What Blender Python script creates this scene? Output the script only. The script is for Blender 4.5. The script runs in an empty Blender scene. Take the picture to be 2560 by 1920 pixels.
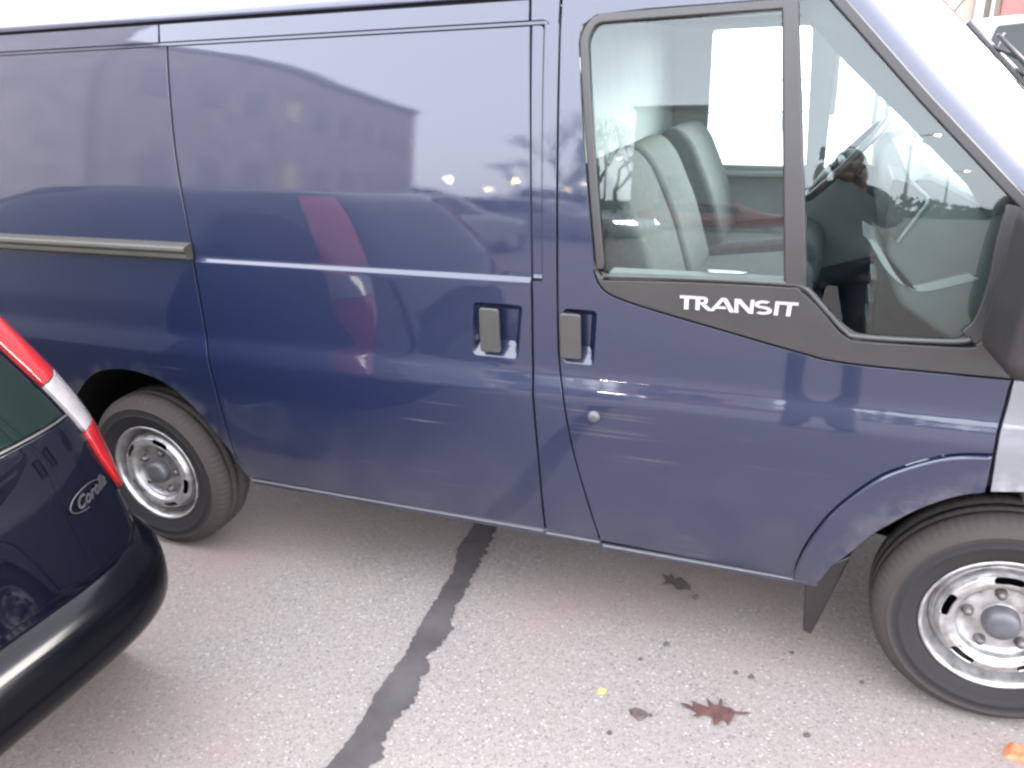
import bpy, bmesh, math, random
from mathutils import Vector, Matrix
from mathutils.geometry import intersect_line_line_2d
R = math.radians
random.seed(7)
sc = bpy.context.scene
COL = sc.collection

# ------------------------------------------------------------------ camera
cam_d = bpy.data.cameras.new("camera")
cam = bpy.data.objects.new("camera", cam_d)
COL.objects.link(cam)
YAW, PIT, ROL = 22.074, 21.921, -2.367
cy, sy = math.cos(R(YAW)), math.sin(R(YAW))
cp, sp = math.cos(R(PIT)), math.sin(R(PIT))
fw = Vector((-sy*cp, cy*cp, -sp)); rt = Vector((cy, sy, 0)); up = rt.cross(fw)
c_, s_ = math.cos(R(ROL)), math.sin(R(ROL))
r2 = c_*rt + s_*up; u2 = -s_*rt + c_*up
M = Matrix((r2, u2, -fw)).transposed().to_4x4()
M.translation = Vector((-0.5424, -2.0757, 1.7878))
cam.matrix_world = M
cam_d.sensor_width = 36.0
cam_d.lens = 2009.5/2560*36
cam_d.clip_start = 0.05
cam_d.clip_end = 800
sc.camera = cam

# ------------------------------------------------------------------ sky, sun, exposure
SUN_EL, SUN_AZ = 9.0, 62.0           # low, beyond the nose of the van
w = bpy.data.worlds.new("World"); sc.world = w; w.use_nodes = True
nt = w.node_tree; nt.nodes.clear()
out = nt.nodes.new("ShaderNodeOutputWorld"); bg = nt.nodes.new("ShaderNodeBackground")
sky = nt.nodes.new("ShaderNodeTexSky"); sky.sky_type = 'NISHITA'; sky.sun_disc = False
sky.sun_elevation = R(SUN_EL); sky.sun_rotation = R(SUN_AZ)
sky.air_density = 1.0; sky.dust_density = 1.5; sky.ozone_density = 2.0
hs = nt.nodes.new("ShaderNodeHueSaturation"); hs.inputs['Saturation'].default_value = 0.3
mx = nt.nodes.new("ShaderNodeMix"); mx.data_type = 'RGBA'
mx.inputs[0].default_value = 0.72
mx.inputs[7].default_value = (5.3, 5.45, 6.1, 1)
nt.links.new(sky.outputs[0], hs.inputs['Color']); nt.links.new(hs.outputs[0], mx.inputs[6])
nt.links.new(mx.outputs[2], bg.inputs['Color']); bg.inputs['Strength'].default_value = 0.1
nt.links.new(bg.outputs[0], out.inputs[0])
sd = bpy.data.lights.new("sun", 'SUN'); sd.energy = 0.7; sd.angle = R(24); sd.color = (1, .93, .88)
so = bpy.data.objects.new("sun", sd); COL.objects.link(so)
dirv = Vector((math.sin(R(SUN_AZ))*math.cos(R(28)), math.cos(R(SUN_AZ))*math.cos(R(28)), math.sin(R(28))))
so.rotation_euler = dirv.to_track_quat('Z', 'Y').to_euler(); so.location = (0, 20, 20)
sc.view_settings.view_transform = 'Standard'; sc.view_settings.look = 'None'
sc.view_settings.gamma = 1; sc.view_settings.use_curve_mapping = False
sc.view_settings.exposure = 4.36
sc.cycles.max_bounces = 10; sc.cycles.transparent_max_bounces = 16
sc.cycles.use_denoising = True
sc.cycles.sample_clamp_indirect = 8
sc.cycles.pixel_filter_type = 'BLACKMAN_HARRIS'; sc.cycles.filter_width = 2.5

# ------------------------------------------------------------------ materials
MATS = {}
def srgb(v): return tuple((x/12.92 if x <= .04045 else ((x+.055)/1.055)**2.4) for x in v)
def mat(name, col=(.5, .5, .5), rough=.5, metal=0., coat=0., coat_ior=1.5, coat_rough=.03, ior=1.5, spec=.5, emit=None, es=0,
        noise=0., nscale=30., bump=0., bscale=40., rnoise=0., trans=0.):
    m = bpy.data.materials.new(name); m.use_nodes = True; t = m.node_tree; b = t.nodes['Principled BSDF']
    I = b.inputs
    I['Base Color'].default_value = (*col, 1); I['Roughness'].default_value = rough; I['Metallic'].default_value = metal
    I['Coat Weight'].default_value = coat; I['Coat IOR'].default_value = coat_ior; I['Coat Roughness'].default_value = coat_rough
    I['IOR'].default_value = ior; I['Specular IOR Level'].default_value = spec; I['Transmission Weight'].default_value = trans
    if emit: I['Emission Color'].default_value = (*emit, 1); I['Emission Strength'].default_value = es
    tc = t.nodes.new("ShaderNodeTexCoord")
    if noise or rnoise:
        n = t.nodes.new("ShaderNodeTexNoise"); n.inputs['Scale'].default_value = nscale; n.inputs['Detail'].default_value = 6
        t.links.new(tc.outputs['Object'], n.inputs['Vector'])
        if noise:
            mr = t.nodes.new("ShaderNodeMapRange"); mr.inputs[1].default_value = .3; mr.inputs[2].default_value = .7
            mr.inputs[3].default_value = 1-noise; mr.inputs[4].default_value = 1+noise
            vm = t.nodes.new("ShaderNodeVectorMath"); vm.operation = 'SCALE'; vm.inputs[0].default_value = col
            t.links.new(n.outputs[0], mr.inputs[0]); t.links.new(mr.outputs[0], vm.inputs['Scale'])
            t.links.new(vm.outputs[0], I['Base Color'])
        if rnoise:
            mr = t.nodes.new("ShaderNodeMapRange"); mr.inputs[1].default_value = .3; mr.inputs[2].default_value = .7
            mr.inputs[3].default_value = max(0, rough-rnoise); mr.inputs[4].default_value = rough+rnoise
            t.links.new(n.outputs[0], mr.inputs[0]); t.links.new(mr.outputs[0], I['Roughness'])
    if bump:
        n = t.nodes.new("ShaderNodeTexNoise"); n.inputs['Scale'].default_value = bscale; n.inputs['Detail'].default_value = 5
        t.links.new(tc.outputs['Object'], n.inputs['Vector'])
        bp = t.nodes.new("ShaderNodeBump"); bp.inputs['Strength'].default_value = bump; bp.inputs['Distance'].default_value = .01
        t.links.new(n.outputs[0], bp.inputs['Height']); t.links.new(bp.outputs[0], I['Normal'])
    MATS[name] = m
    return m

def van_paint(name, base, dirt=(.105, .095, .088)):
    """clear coated paint with fine horizontal scratches, dust and slight sheet-metal waviness"""
    m = mat(name, base, rough=.5, spec=.32, metal=.0, coat=1., coat_ior=1.51, coat_rough=.014)
    t = m.node_tree; b = t.nodes['Principled BSDF']
    tc = t.nodes.new("ShaderNodeTexCoord"); geo = t.nodes.new("ShaderNodeNewGeometry")
    sep = t.nodes.new("ShaderNodeSeparateXYZ"); t.links.new(geo.outputs['Position'], sep.inputs[0])
    # scratches: noise stretched along x
    mp = t.nodes.new("ShaderNodeMapping"); mp.inputs['Scale'].default_value = (1.1, 1, 60); mp.inputs['Rotation'].default_value = (0, .02, 0)
    t.links.new(geo.outputs['Position'], mp.inputs[0])
    n1 = t.nodes.new("ShaderNodeTexNoise"); n1.inputs['Scale'].default_value = 1.6; n1.inputs['Detail'].default_value = 4
    t.links.new(mp.outputs[0], n1.inputs[0])
    r1 = t.nodes.new("ShaderNodeMapRange"); r1.inputs[1].default_value = .60; r1.inputs[2].default_value = .74
    t.links.new(n1.outputs[0], r1.inputs[0])
    n2 = t.nodes.new("ShaderNodeTexNoise"); n2.inputs['Scale'].default_value = 3.2; n2.inputs['Detail'].default_value = 5
    t.links.new(geo.outputs['Position'], n2.inputs[0])
    r2_ = t.nodes.new("ShaderNodeMapRange"); r2_.inputs[1].default_value = .5; r2_.inputs[2].default_value = .7
    t.links.new(n2.outputs[0], r2_.inputs[0])
    mu = t.nodes.new("ShaderNodeMath"); mu.operation = 'MULTIPLY'
    t.links.new(r1.outputs[0], mu.inputs[0]); t.links.new(r2_.outputs[0], mu.inputs[1])
    # only on the lower, rubbed part of the side (a place on the van, below the swage line)
    hz = t.nodes.new("ShaderNodeMapRange"); hz.inputs[1].default_value = .95; hz.inputs[2].default_value = .82
    t.links.new(sep.outputs[2], hz.inputs[0])
    mu2 = t.nodes.new("ShaderNodeMath"); mu2.operation = 'MULTIPLY'
    t.links.new(mu.outputs[0], mu2.inputs[0]); t.links.new(hz.outputs[0], mu2.inputs[1])
    # road dust film near the sill and arches
    dz = t.nodes.new("ShaderNodeMapRange"); dz.inputs[1].default_value = .75; dz.inputs[2].default_value = .35
    dz.inputs[3].default_value = 0.0; dz.inputs[4].default_value = .30
    t.links.new(sep.outputs[2], dz.inputs[0])
    n3 = t.nodes.new("ShaderNodeTexNoise"); n3.inputs['Scale'].default_value = 6; n3.inputs['Detail'].default_value = 8
    t.links.new(geo.outputs['Position'], n3.inputs[0])
    mu3 = t.nodes.new("ShaderNodeMath"); mu3.operation = 'MULTIPLY'
    t.links.new(dz.outputs[0], mu3.inputs[0]); t.links.new(n3.outputs[0], mu3.inputs[1])
    mxs = t.nodes.new("ShaderNodeMath"); mxs.operation = 'MULTIPLY_ADD'; mxs.inputs[1].default_value = .7
    t.links.new(mu2.outputs[0], mxs.inputs[0]); t.links.new(mu3.outputs[0], mxs.inputs[2])
    # dried mud thrown up round the wheel openings
    prev = mxs
    for wx_ in (0., -2.933):
        sb = t.nodes.new("ShaderNodeVectorMath"); sb.operation = 'MULTIPLY_ADD'; sb.inputs[1].default_value = (1, 0, 1); sb.inputs[2].default_value = (-wx_, 0, -.32)
        t.links.new(geo.outputs['Position'], sb.inputs[0])
        le = t.nodes.new("ShaderNodeVectorMath"); le.operation = 'LENGTH'; t.links.new(sb.outputs[0], le.inputs[0])
        mrr = t.nodes.new("ShaderNodeMapRange"); mrr.inputs[1].default_value = .50; mrr.inputs[2].default_value = .415
        t.links.new(le.outputs['Value'], mrr.inputs[0])
        nn_ = t.nodes.new("ShaderNodeTexNoise"); nn_.inputs['Scale'].default_value = 17; nn_.inputs['Detail'].default_value = 6
        t.links.new(geo.outputs['Position'], nn_.inputs[0])
        rr_ = t.nodes.new("ShaderNodeMapRange"); rr_.inputs[1].default_value = .42; rr_.inputs[2].default_value = .68; t.links.new(nn_.outputs[0], rr_.inputs[0])
        mm_ = t.nodes.new("ShaderNodeMath"); mm_.operation = 'MULTIPLY'; t.links.new(mrr.outputs[0], mm_.inputs[0]); t.links.new(rr_.outputs[0], mm_.inputs[1])
        ad = t.nodes.new("ShaderNodeMath"); ad.operation = 'MULTIPLY_ADD'; ad.inputs[1].default_value = .5; ad.use_clamp = True
        t.links.new(mm_.outputs[0], ad.inputs[0]); t.links.new(prev.outputs[0], ad.inputs[2]); prev = ad
    mxs = prev
    mixc = t.nodes.new("ShaderNodeMix"); mixc.data_type = 'RGBA'; mixc.inputs[6].default_value = (*base, 1); mixc.inputs[7].default_value = (*dirt, 1)
    t.links.new(mxs.outputs[0], mixc.inputs[0]); t.links.new(mixc.outputs[2], b.inputs['Base Color'])
    cr = t.nodes.new("ShaderNodeMapRange"); cr.inputs[1].default_value = 0; cr.inputs[2].default_value = .5
    cr.inputs[3].default_value = .012; cr.inputs[4].default_value = .35
    t.links.new(mxs.outputs[0], cr.inputs[0]); t.links.new(cr.outputs[0], b.inputs['Coat Roughness'])
    # orange peel + gentle panel waviness
    nb = t.nodes.new("ShaderNodeTexNoise"); nb.inputs['Scale'].default_value = 2.2; nb.inputs['Detail'].default_value = 1
    t.links.new(geo.outputs['Position'], nb.inputs[0])
    bp = t.nodes.new("ShaderNodeBump"); bp.inputs['Strength'].default_value = .10; bp.inputs['Distance'].default_value = .006
    t.links.new(nb.outputs[0], bp.inputs['Height'])
    np_ = t.nodes.new("ShaderNodeTexNoise"); np_.inputs['Scale'].default_value = 240; np_.inputs['Detail'].default_value = 1
    t.links.new(geo.outputs['Position'], np_.inputs[0])
    bp2 = t.nodes.new("ShaderNodeBump"); bp2.inputs['Strength'].default_value = .03; bp2.inputs['Distance'].default_value = .0008
    t.links.new(np_.outputs[0], bp2.inputs['Height']); t.links.new(bp.outputs[0], bp2.inputs['Normal'])
    t.links.new(bp2.outputs[0], b.inputs['Coat Normal'])
    return m

van_paint('blue_paint', (.0010, .0046, .0225))
van_paint('silver_paint', (.10, .103, .11), dirt=(.3, .29, .28))
mat('white_paint', (.75, .75, .75), .4, coat=.6)
mat('navy_paint', (.0012, .0014, .0035), .7, spec=.0, coat=1, coat_ior=1.42, coat_rough=.03)
mat('black_plastic', (.0145, .0125, .012), .42, noise=.12, nscale=14, bump=.12, bscale=600)
mat('navy_bumper', (.0010, .0011, .002), .8, spec=.0, coat=1, coat_ior=1.22, coat_rough=.16)
mat('grey_plastic', (.027, .026, .023), .38, noise=.10, nscale=20, bump=.1, bscale=500)
mat('olive_plastic', (.026, .025, .019), .36, noise=.1, nscale=12)
mat('rubber', (.014, .013, .013), .55)
mat('dark_gap', (.003, .003, .005), .8, spec=.2)
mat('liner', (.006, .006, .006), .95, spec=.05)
mat('steel', (.31, .30, .295), .38, metal=.7, noise=.35, nscale=26, rnoise=.12, bump=.15, bscale=40)
mat('hub_cap', (.05, .05, .055), .45, noise=.2, nscale=30)
mat('nut', (.10, .09, .085), .5, metal=.6, noise=.3, nscale=60)
mat('chrome', (.75, .73, .76), .22, metal=1)
mat('badge_dim', (.026, .024, .027), .4, metal=.3)
mat('sill_strip', (.10, .10, .105), .5)
mat('badge_metal', (.34, .325, .34), .35, metal=.3)
mat('seat_cloth', (.06, .065, .065), .9, noise=.15, nscale=40, bump=.3, bscale=300)
mat('light_trim', (.22, .235, .23), .6, noise=.06, nscale=10)
mat('dash_dark', (.03, .033, .034), .45, noise=.1, nscale=30)
mat('dash_mid', (.075, .084, .081), .6, noise=.1, nscale=12)
mat('cab_lining', (.05, .054, .054), .85, noise=.1, nscale=8)
mat('red_lens', (.20, .006, .006), .18, coat=1, noise=.25, nscale=18)
mat('clear_lens', (.15, .14, .142), .15, coat=1, noise=.12, nscale=25)
mat('car_glass', (.002, .005, .004), .03, spec=.35)
mat('leaf_brown', (.050, .017, .013), .75, noise=.35, nscale=60, bump=.4, bscale=120)
mat('leaf_dark', (.045, .030, .026), .8, noise=.3, nscale=60)
mat('leaf_orange', (.35, .10, .04), .7, noise=.3, nscale=60)
mat('yellow_spot', (.45, .26, .06), .7, noise=.3, nscale=60)  # colour of the painted ghost light spot on the asphalt
mat('debris', (.045, .04, .04), .9, noise=.3, nscale=90)
mat('bark', (.035, .028, .024), .9, noise=.3, nscale=20)
mat('needle', (.020, .035, .022), .9, noise=.4, nscale=5)
mat('twig', (.05, .045, .035), .9)
mat('brick_wall', (.26, .235, .225), .9, noise=.15, nscale=1.5)
mat('grey_wall', (.17, .175, .165), .9, noise=.1, nscale=1)
mat('cream_wall', (.20, .165, .135), .9, noise=.06, nscale=2)
mat('pink_wall', (.24, .062, .055), .9, noise=.06, nscale=2)
mat('window_dark', (.20, .19, .19), .6)
mat('window_lit', (.36, .32, .22), .4, emit=(1, .8, .45), es=.02)
mat('lamp_post', (.12, .12, .12), .6)
mat('lamp_glow', (1, .8, .5), .4, emit=(1, .70, .32), es=45)
mat('lamp_white', (1, 1, .9), .4, emit=(1, .86, .62), es=40)
mat('head_glow', (1, 1, 1), .4, emit=(1, .97, .92), es=22)
mat('silver_car', (.13, .135, .15), .4, coat=.7)
mat('red_car', (.16, .015, .015), .4, coat=1)
mat('grey_car', (.12, .125, .13), .4, coat=1)
mat('jacket', (.016, .018, .024), .85, noise=.2, nscale=14)
mat('jeans', (.006, .015, .018), .9, noise=.2, nscale=18)
mat('skin', (.12, .07, .05), .6)
mat('hair', (.02, .014, .01), .7)
mat('shoe', (.01, .01, .01), .5)
mat('fence_metal', (.25, .26, .26), .5)

# window glass: mostly clear, real reflections
def glass(name, tint):
    m = bpy.data.materials.new(name); m.use_nodes = True; t = m.node_tree; t.nodes.clear()
    o = t.nodes.new("ShaderNodeOutputMaterial"); g = t.nodes.new("ShaderNodeBsdfGlossy"); tr = t.nodes.new("ShaderNodeBsdfTransparent")
    g.inputs['Roughness'].default_value = .012; tr.inputs[0].default_value = (*tint, 1)
    g.inputs[0].default_value = (.93, 1, .99, 1)
    f = t.nodes.new("ShaderNodeFresnel"); f.inputs[0].default_value = 1.55
    # two surfaces of the pane reflect: R = 2F/(1+F)
    a = t.nodes.new("ShaderNodeMath"); a.operation = 'MULTIPLY'; a.inputs[1].default_value = 1.05
    cl = t.nodes.new("ShaderNodeMath"); cl.operation = 'MINIMUM'; cl.inputs[1].default_value = 1
    mi = t.nodes.new("ShaderNodeMixShader")
    t.links.new(f.outputs[0], a.inputs[0]); t.links.new(a.outputs[0], cl.inputs[0]); t.links.new(cl.outputs[0], mi.inputs[0])
    t.links.new(tr.outputs[0], mi.inputs[1]); t.links.new(g.outputs[0], mi.inputs[2]); t.links.new(mi.outputs[0], o.inputs[0])
    MATS[name] = m
glass('glass', (.755, .845, .825))

def ground_mat(name, base, dark, speck, bump=.35, pinks=True):
    m = bpy.data.materials.new(name); m.use_nodes = True; t = m.node_tree; b = t.nodes['Principled BSDF']
    geo = t.nodes.new("ShaderNodeNewGeometry")
    def noise(s, d=4, r=.6):
        n = t.nodes.new("ShaderNodeTexNoise"); n.inputs['Scale'].default_value = s; n.inputs['Detail'].default_value = d
        n.inputs['Roughness'].default_value = r
        t.links.new(geo.outputs['Position'], n.inputs[0]); return n
    def rng(n, a, b_, c=0, d=1, o=0):
        r_ = t.nodes.new("ShaderNodeMapRange"); r_.inputs[1].default_value = a; r_.inputs[2].default_value = b_
        r_.inputs[3].default_value = c; r_.inputs[4].default_value = d; t.links.new(n.outputs[o], r_.inputs[0]); return r_
    def mix(fac, c1, c2):
        x = t.nodes.new("ShaderNodeMix"); x.data_type = 'RGBA'
        t.links.new(fac.outputs[0], x.inputs[0])
        if isinstance(c1, tuple): x.inputs[6].default_value = (*c1, 1)
        else: t.links.new(c1.outputs[2], x.inputs[6])
        if isinstance(c2, tuple): x.inputs[7].default_value = (*c2, 1)
        else: t.links.new(c2.outputs[2], x.inputs[7])
        return x
    vo = t.nodes.new("ShaderNodeTexVoronoi"); vo.inputs['Scale'].default_value = 165
    t.links.new(geo.outputs['Position'], vo.inputs['Vector'])
    sepc = t.nodes.new("ShaderNodeSeparateColor"); t.links.new(vo.outputs['Color'], sepc.inputs[0])
    # each stone chip its own tone
    chip = rng(sepc, 0, 1, 0, 1)
    big = rng(noise(1.6, 5), .3, .7)
    fine = rng(noise(60, 3), .3, .7)
    c0 = mix(fine, dark, base)
    cm = t.nodes.new("ShaderNodeMapRange"); cm.inputs[1].default_value = .0; cm.inputs[2].default_value = 1; cm.inputs[3].default_value = .0; cm.inputs[4].default_value = .8
    t.links.new(sepc.outputs[0], cm.inputs[0])
    c1 = mix(cm, c0, speck)
    # scattered near-white chips
    wh = rng(sepc, .955, .98, 0, .30, 1); c2 = mix(wh, c1, (.42, .41, .40))
    dk = rng(sepc, .95, .98, 0, .5, 2); c3 = mix(dk, c2, tuple(x*.4 for x in dark))
    last = c3
    if pinks:
        pk = rng(noise(.9, 4), .46, .64, 0, .6); last = mix(pk, c3, (base[0]*1.15, base[1]*.95, base[2]*.90))
    st = rng(noise(.55, 6), .55, .75, 0, .4); last = mix(st, last, tuple(x*.75 for x in dark))
    t.links.new(last.outputs[2], b.inputs['Base Color']); b.inputs['Roughness'].default_value = .85
    bp = t.nodes.new("ShaderNodeBump"); bp.inputs['Strength'].default_value = bump; bp.inputs['Distance'].default_value = .004
    bp.invert = True
    t.links.new(vo.outputs['Distance'], bp.inputs['Height']); t.links.new(bp.outputs[0], b.inputs['Normal'])
    MATS[name] = m
ground_mat('asphalt', (.142, .122, .110), (.088, .077, .071), (.170, .149, .134), bump=.35)
mat('tar', (.047, .042, .042), .85, spec=.12, noise=.22, nscale=7, bump=.25, bscale=60)
mat('concrete', (.52, .52, .50), .9, noise=.08, nscale=3)

# ------------------------------------------------------------------ object helpers
def empty(name, loc, label=None, cat=None, group=None):
    o = bpy.data.objects.new(name, None); COL.objects.link(o); o.location = loc; o.empty_display_size = .2
    if label: o['label'] = label
    if cat: o['category'] = cat
    if group: o['group'] = group
    return o
WORLDLOC = {}
def wloc(o):
    v = Vector((0, 0, 0))
    while o is not None: v = v + Vector(o.location); o = o.parent
    return v
def mk(name, V, F, m, parent=None, smooth=False, normals=None, label=None, cat=None, kind=None, group=None, loc=None):
    """V in world coordinates; normals: per-vertex list or per-loop list"""
    base = wloc(parent) if parent else Vector((0, 0, 0))
    if loc is not None: L = Vector(loc) - base
    else: L = Vector((0, 0, 0))
    me = bpy.data.meshes.new(name)
    off = base + L
    me.from_pydata([tuple(Vector(v)-off) for v in V], [], F); me.update()
    if smooth or normals: me.polygons.foreach_set('use_smooth', [True]*len(me.polygons))
    if normals:
        if len(normals) == len(me.loops): me.normals_split_custom_set(normals)
        elif len(normals) == len(me.vertices): me.normals_split_custom_set_from_vertices(normals)
    me.materials.append(MATS[m])
    o = bpy.data.objects.new(name, me); COL.objects.link(o); o.parent = parent; o.location = L
    if label: o['label'] = label
    if cat: o['category'] = cat
    if kind: o['kind'] = kind
    if group: o['group'] = group
    return o
def copy_tree(o, parent=None):
    c = o.copy(); COL.objects.link(c); c.parent = parent
    for ch in [k for k in bpy.data.objects if k.parent == o]: copy_tree(ch, c)
    return c
def area2(p): return sum(p[i][0]*p[(i+1) % len(p)][1]-p[(i+1) % len(p)][0]*p[i][1] for i in range(len(p)))
def ccw(p): return list(p) if area2(p) > 0 else list(reversed(p))
def dens(p, step, closed=True):
    o = []
    n = len(p)
    for i in range(n if closed else n-1):
        a, b = p[i], p[(i+1) % n]; d = math.hypot(b[0]-a[0], b[1]-a[1]); k = max(1, int(math.ceil(d/step)))
        for j in range(k): o.append((a[0]+(b[0]-a[0])*j/k, a[1]+(b[1]-a[1])*j/k))
    if not closed: o.append(p[-1])
    return o
def fillet(p, rad, seg=5):
    """round polygon corners; rad: float or dict index->radius"""
    n = len(p); o = []
    for i in range(n):
        r_ = rad.get(i, 0) if isinstance(rad, dict) else rad
        a, b, c = Vector(p[i-1]), Vector(p[i]), Vector(p[(i+1) % n])
        if r_ <= 0: o.append(tuple(b)); continue
        d1, d2 = (a-b), (c-b); l1, l2 = d1.length, d2.length
        if l1 < 1e-6 or l2 < 1e-6: continue
        d1 /= l1; d2 /= l2
        t = min(r_, l1*.48, l2*.48)
        for k in range(seg+1):
            u = k/seg
            o.append(tuple((b+d1*t)*(1-u)**2 + b*2*u*(1-u) + (b+d2*t)*u*u))
    return o
def spline(p, k=6):
    o = []
    for i in range(len(p)-1):
        a = Vector(p[max(i-1, 0)]); b = Vector(p[i]); c = Vector(p[i+1]); d = Vector(p[min(i+2, len(p)-1)])
        for j in range(k):
            u = j/k
            o.append(tuple(.5*((2*b)+(c-a)*u+(2*a-5*b+4*c-d)*u*u+(-a+3*b-3*c+d)*u**3)))
    o.append(tuple(p[-1])); return o
def inset(p, d):
    p = ccw(p); n = len(p); o = []
    for i in range(n):
        a, b, c = Vector(p[i-1]), Vector(p[i]), Vector(p[(i+1) % n])
        e1 = (b-a); e2 = (c-b)
        if e1.length < 1e-7: e1 = e2
        if e2.length < 1e-7: e2 = e1
        e1.normalize(); e2.normalize()
        n1 = Vector((-e1.y, e1.x)); n2 = Vector((-e2.y, e2.x)); m_ = n1+n2
        if m_.length < 1e-6: m_ = n1
        m_.normalize(); k = max(.45, m_.dot(n1))
        o.append(tuple(b+m_*(d/k)))
    return o
def surf(name, outline, fmap, m, parent, holes=(), ucuts=(), vcuts=(), off=0., thick=.012, bevel=.0014, out=None, eps=.004, label=None, step=.04, **kw):
    """sheet cut from a curved surface fmap(u,v)->xyz (outward side given by out(u,v) sign), with rounded rim and folded edge"""
    def P(u, v): return Vector(fmap(u, v))
    def N(u, v):
        du = P(u+eps, v)-P(u-eps, v); dv = P(u, v+eps)-P(u, v-eps); n_ = du.cross(dv)
        if n_.length < 1e-12: return Vector((0, -1, 0))
        n_.normalize()
        if flip: n_ = -n_
        return n_
    flip = False
    outl = dens(ccw(outline), step)
    hl = [dens(ccw(h), step) for h in holes]
    inn = inset(outl, bevel) if bevel else outl
    hin = [inset(h, -bevel) if bevel else h for h in hl]
    c0 = inn[0]
    if out is not None:
        n0 = N(*c0)
        if n0.dot(Vector(out)) < 0: flip = True
    bm = bmesh.new()
    es = []
    for lp in [inn]+hin:
        vs = [bm.verts.new((p[0], p[1], 0)) for p in lp]
        for i in range(len(vs)): es.append(bm.edges.new((vs[i], vs[(i+1) % len(vs)])))
    bmesh.ops.triangle_fill(bm, use_beauty=False, use_dissolve=False, edges=es, normal=(0, 0, 1))
    for u in ucuts: bmesh.ops.bisect_plane(bm, geom=bm.verts[:]+bm.edges[:]+bm.faces[:], plane_co=(u, 0, 0), plane_no=(1, 0, 0), dist=1e-6)
    for v in vcuts: bmesh.ops.bisect_plane(bm, geom=bm.verts[:]+bm.edges[:]+bm.faces[:], plane_co=(0, v, 0), plane_no=(0, 1, 0), dist=1e-6)
    bm.normal_update(); bm.verts.index_update()
    V = []; F = []; NL = []
    uv = [(v.co.x, v.co.y) for v in bm.verts]
    nn = [N(*q) for q in uv]
    V = [P(*q)+nn[i]*off for i, q in enumerate(uv)]
    for f in bm.faces:
        idx = [v.index for v in f.verts]
        if f.normal.z < 0: idx.reverse()
        if flip: idx.reverse()
        F.append(idx); NL += [tuple(nn[i]) for i in idx]
    bm.free()
    # rims
    for lp, li, sgn in [(outl, inn, 1)]+[(a, b, -1) for a, b in zip(hl, hin)]:
        n = len(lp); b0 = len(V)
        side = []
        for i in range(n):
            a, c = lp[i-1], lp[(i+1) % n]
            e = P(*c)-P(*a); nb = N(*lp[i]); o_ = e.cross(nb)
            if flip: o_ = -o_
            o_ = o_*sgn
            side.append(o_.normalized() if o_.length > 1e-9 else nb)
        for i in range(n):
            ni = N(*li[i]); no = N(*lp[i])
            V.append(P(*li[i])+ni*off)
            V.append(P(*lp[i])+no*(off-bevel))
            V.append(P(*lp[i])+no*(off-thick))
        for i in range(n):
            j = (i+1) % n
            for (q, na, nb_) in ((0, None, 1), (1, 1, 1)):
                a, b, c, d = b0+3*i+q, b0+3*j+q, b0+3*j+q+1, b0+3*i+q+1
                if q == 0:
                    nl = [N(*li[i]), N(*li[j]), (side[j]+N(*lp[j])*.3).normalized(), (side[i]+N(*lp[i])*.3).normalized()]
                else: nl = [side[i], side[j], side[j], side[i]]
                idx = [a, b, c, d]
                # orient so the geometric normal agrees with the wanted one
                g = (V[b]-V[a]).cross(V[d]-V[a])
                if g.length < 1e-14: g = (V[c]-V[b]).cross(V[d]-V[b])
                if g.dot(nl[0]+nl[2]) < 0: idx.reverse(); nl.reverse()
                F.append(idx); NL += [tuple(x) for x in nl]
    return mk(name, V, F, m, parent, normals=NL, label=label, **kw)

def box(x0, x1, y0, y1, z0, z1):
    V = [(x0, y0, z0), (x1, y0, z0), (x1, y1, z0), (x0, y1, z0), (x0, y0, z1), (x1, y0, z1), (x1, y1, z1), (x0, y1, z1)]
    F = [(0, 3, 2, 1), (4, 5, 6, 7), (0, 1, 5, 4), (1, 2, 6, 5), (2, 3, 7, 6), (3, 0, 4, 7)]
    return V, F
def bev(name, V, F, m, parent, w_=.01, seg=3, **kw):
    o = mk(name, V, F, m, parent, **kw)
    b = o.modifiers.new('bevel', 'BEVEL'); b.width = w_; b.segments = seg; b.limit_method = 'ANGLE'; b.angle_limit = R(30)
    o.data.polygons.foreach_set('use_smooth', [True]*len(o.data.polygons))
    b.harden_normals = True
    return o
def prism(poly, y0, y1, axis='y'):
    """poly in (x,z) extruded along y (or (x,y) along z / (y,z) along x)"""
    n = len(poly); poly = ccw(poly)
    def c(p, t): return {'y': (p[0], t, p[1]), 'z': (p[0], p[1], t), 'x': (t, p[0], p[1])}[axis]
    V = [c(p, y0) for p in poly]+[c(p, y1) for p in poly]
    F = [tuple(range(n)), tuple(reversed(range(n, 2*n)))]+[(i, i+n, (i+1) % n+n, (i+1) % n) for i in range(n)]
    if axis in ('z', 'x'): F = [tuple(reversed(f)) for f in F]
    return V, F
def lathe(prof_, cx, cy_, cz, seg=72, rot=0, closed=False):
    """profile (r, y) about a horizontal y axis through (cx, cz)"""
    V = []; F = []
    n = len(prof_)
    for i in range(seg):
        a = 2*math.pi*i/seg+rot
        for r_, y in prof_: V.append((cx+r_*math.cos(a), cy_+y, cz+r_*math.sin(a)))
    for i in range(seg):
        for j in range(n-1):
            k = (i+1) % seg
            F.append((i*n+j, k*n+j, k*n+j+1, i*n+j+1))
    return V, F
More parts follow.
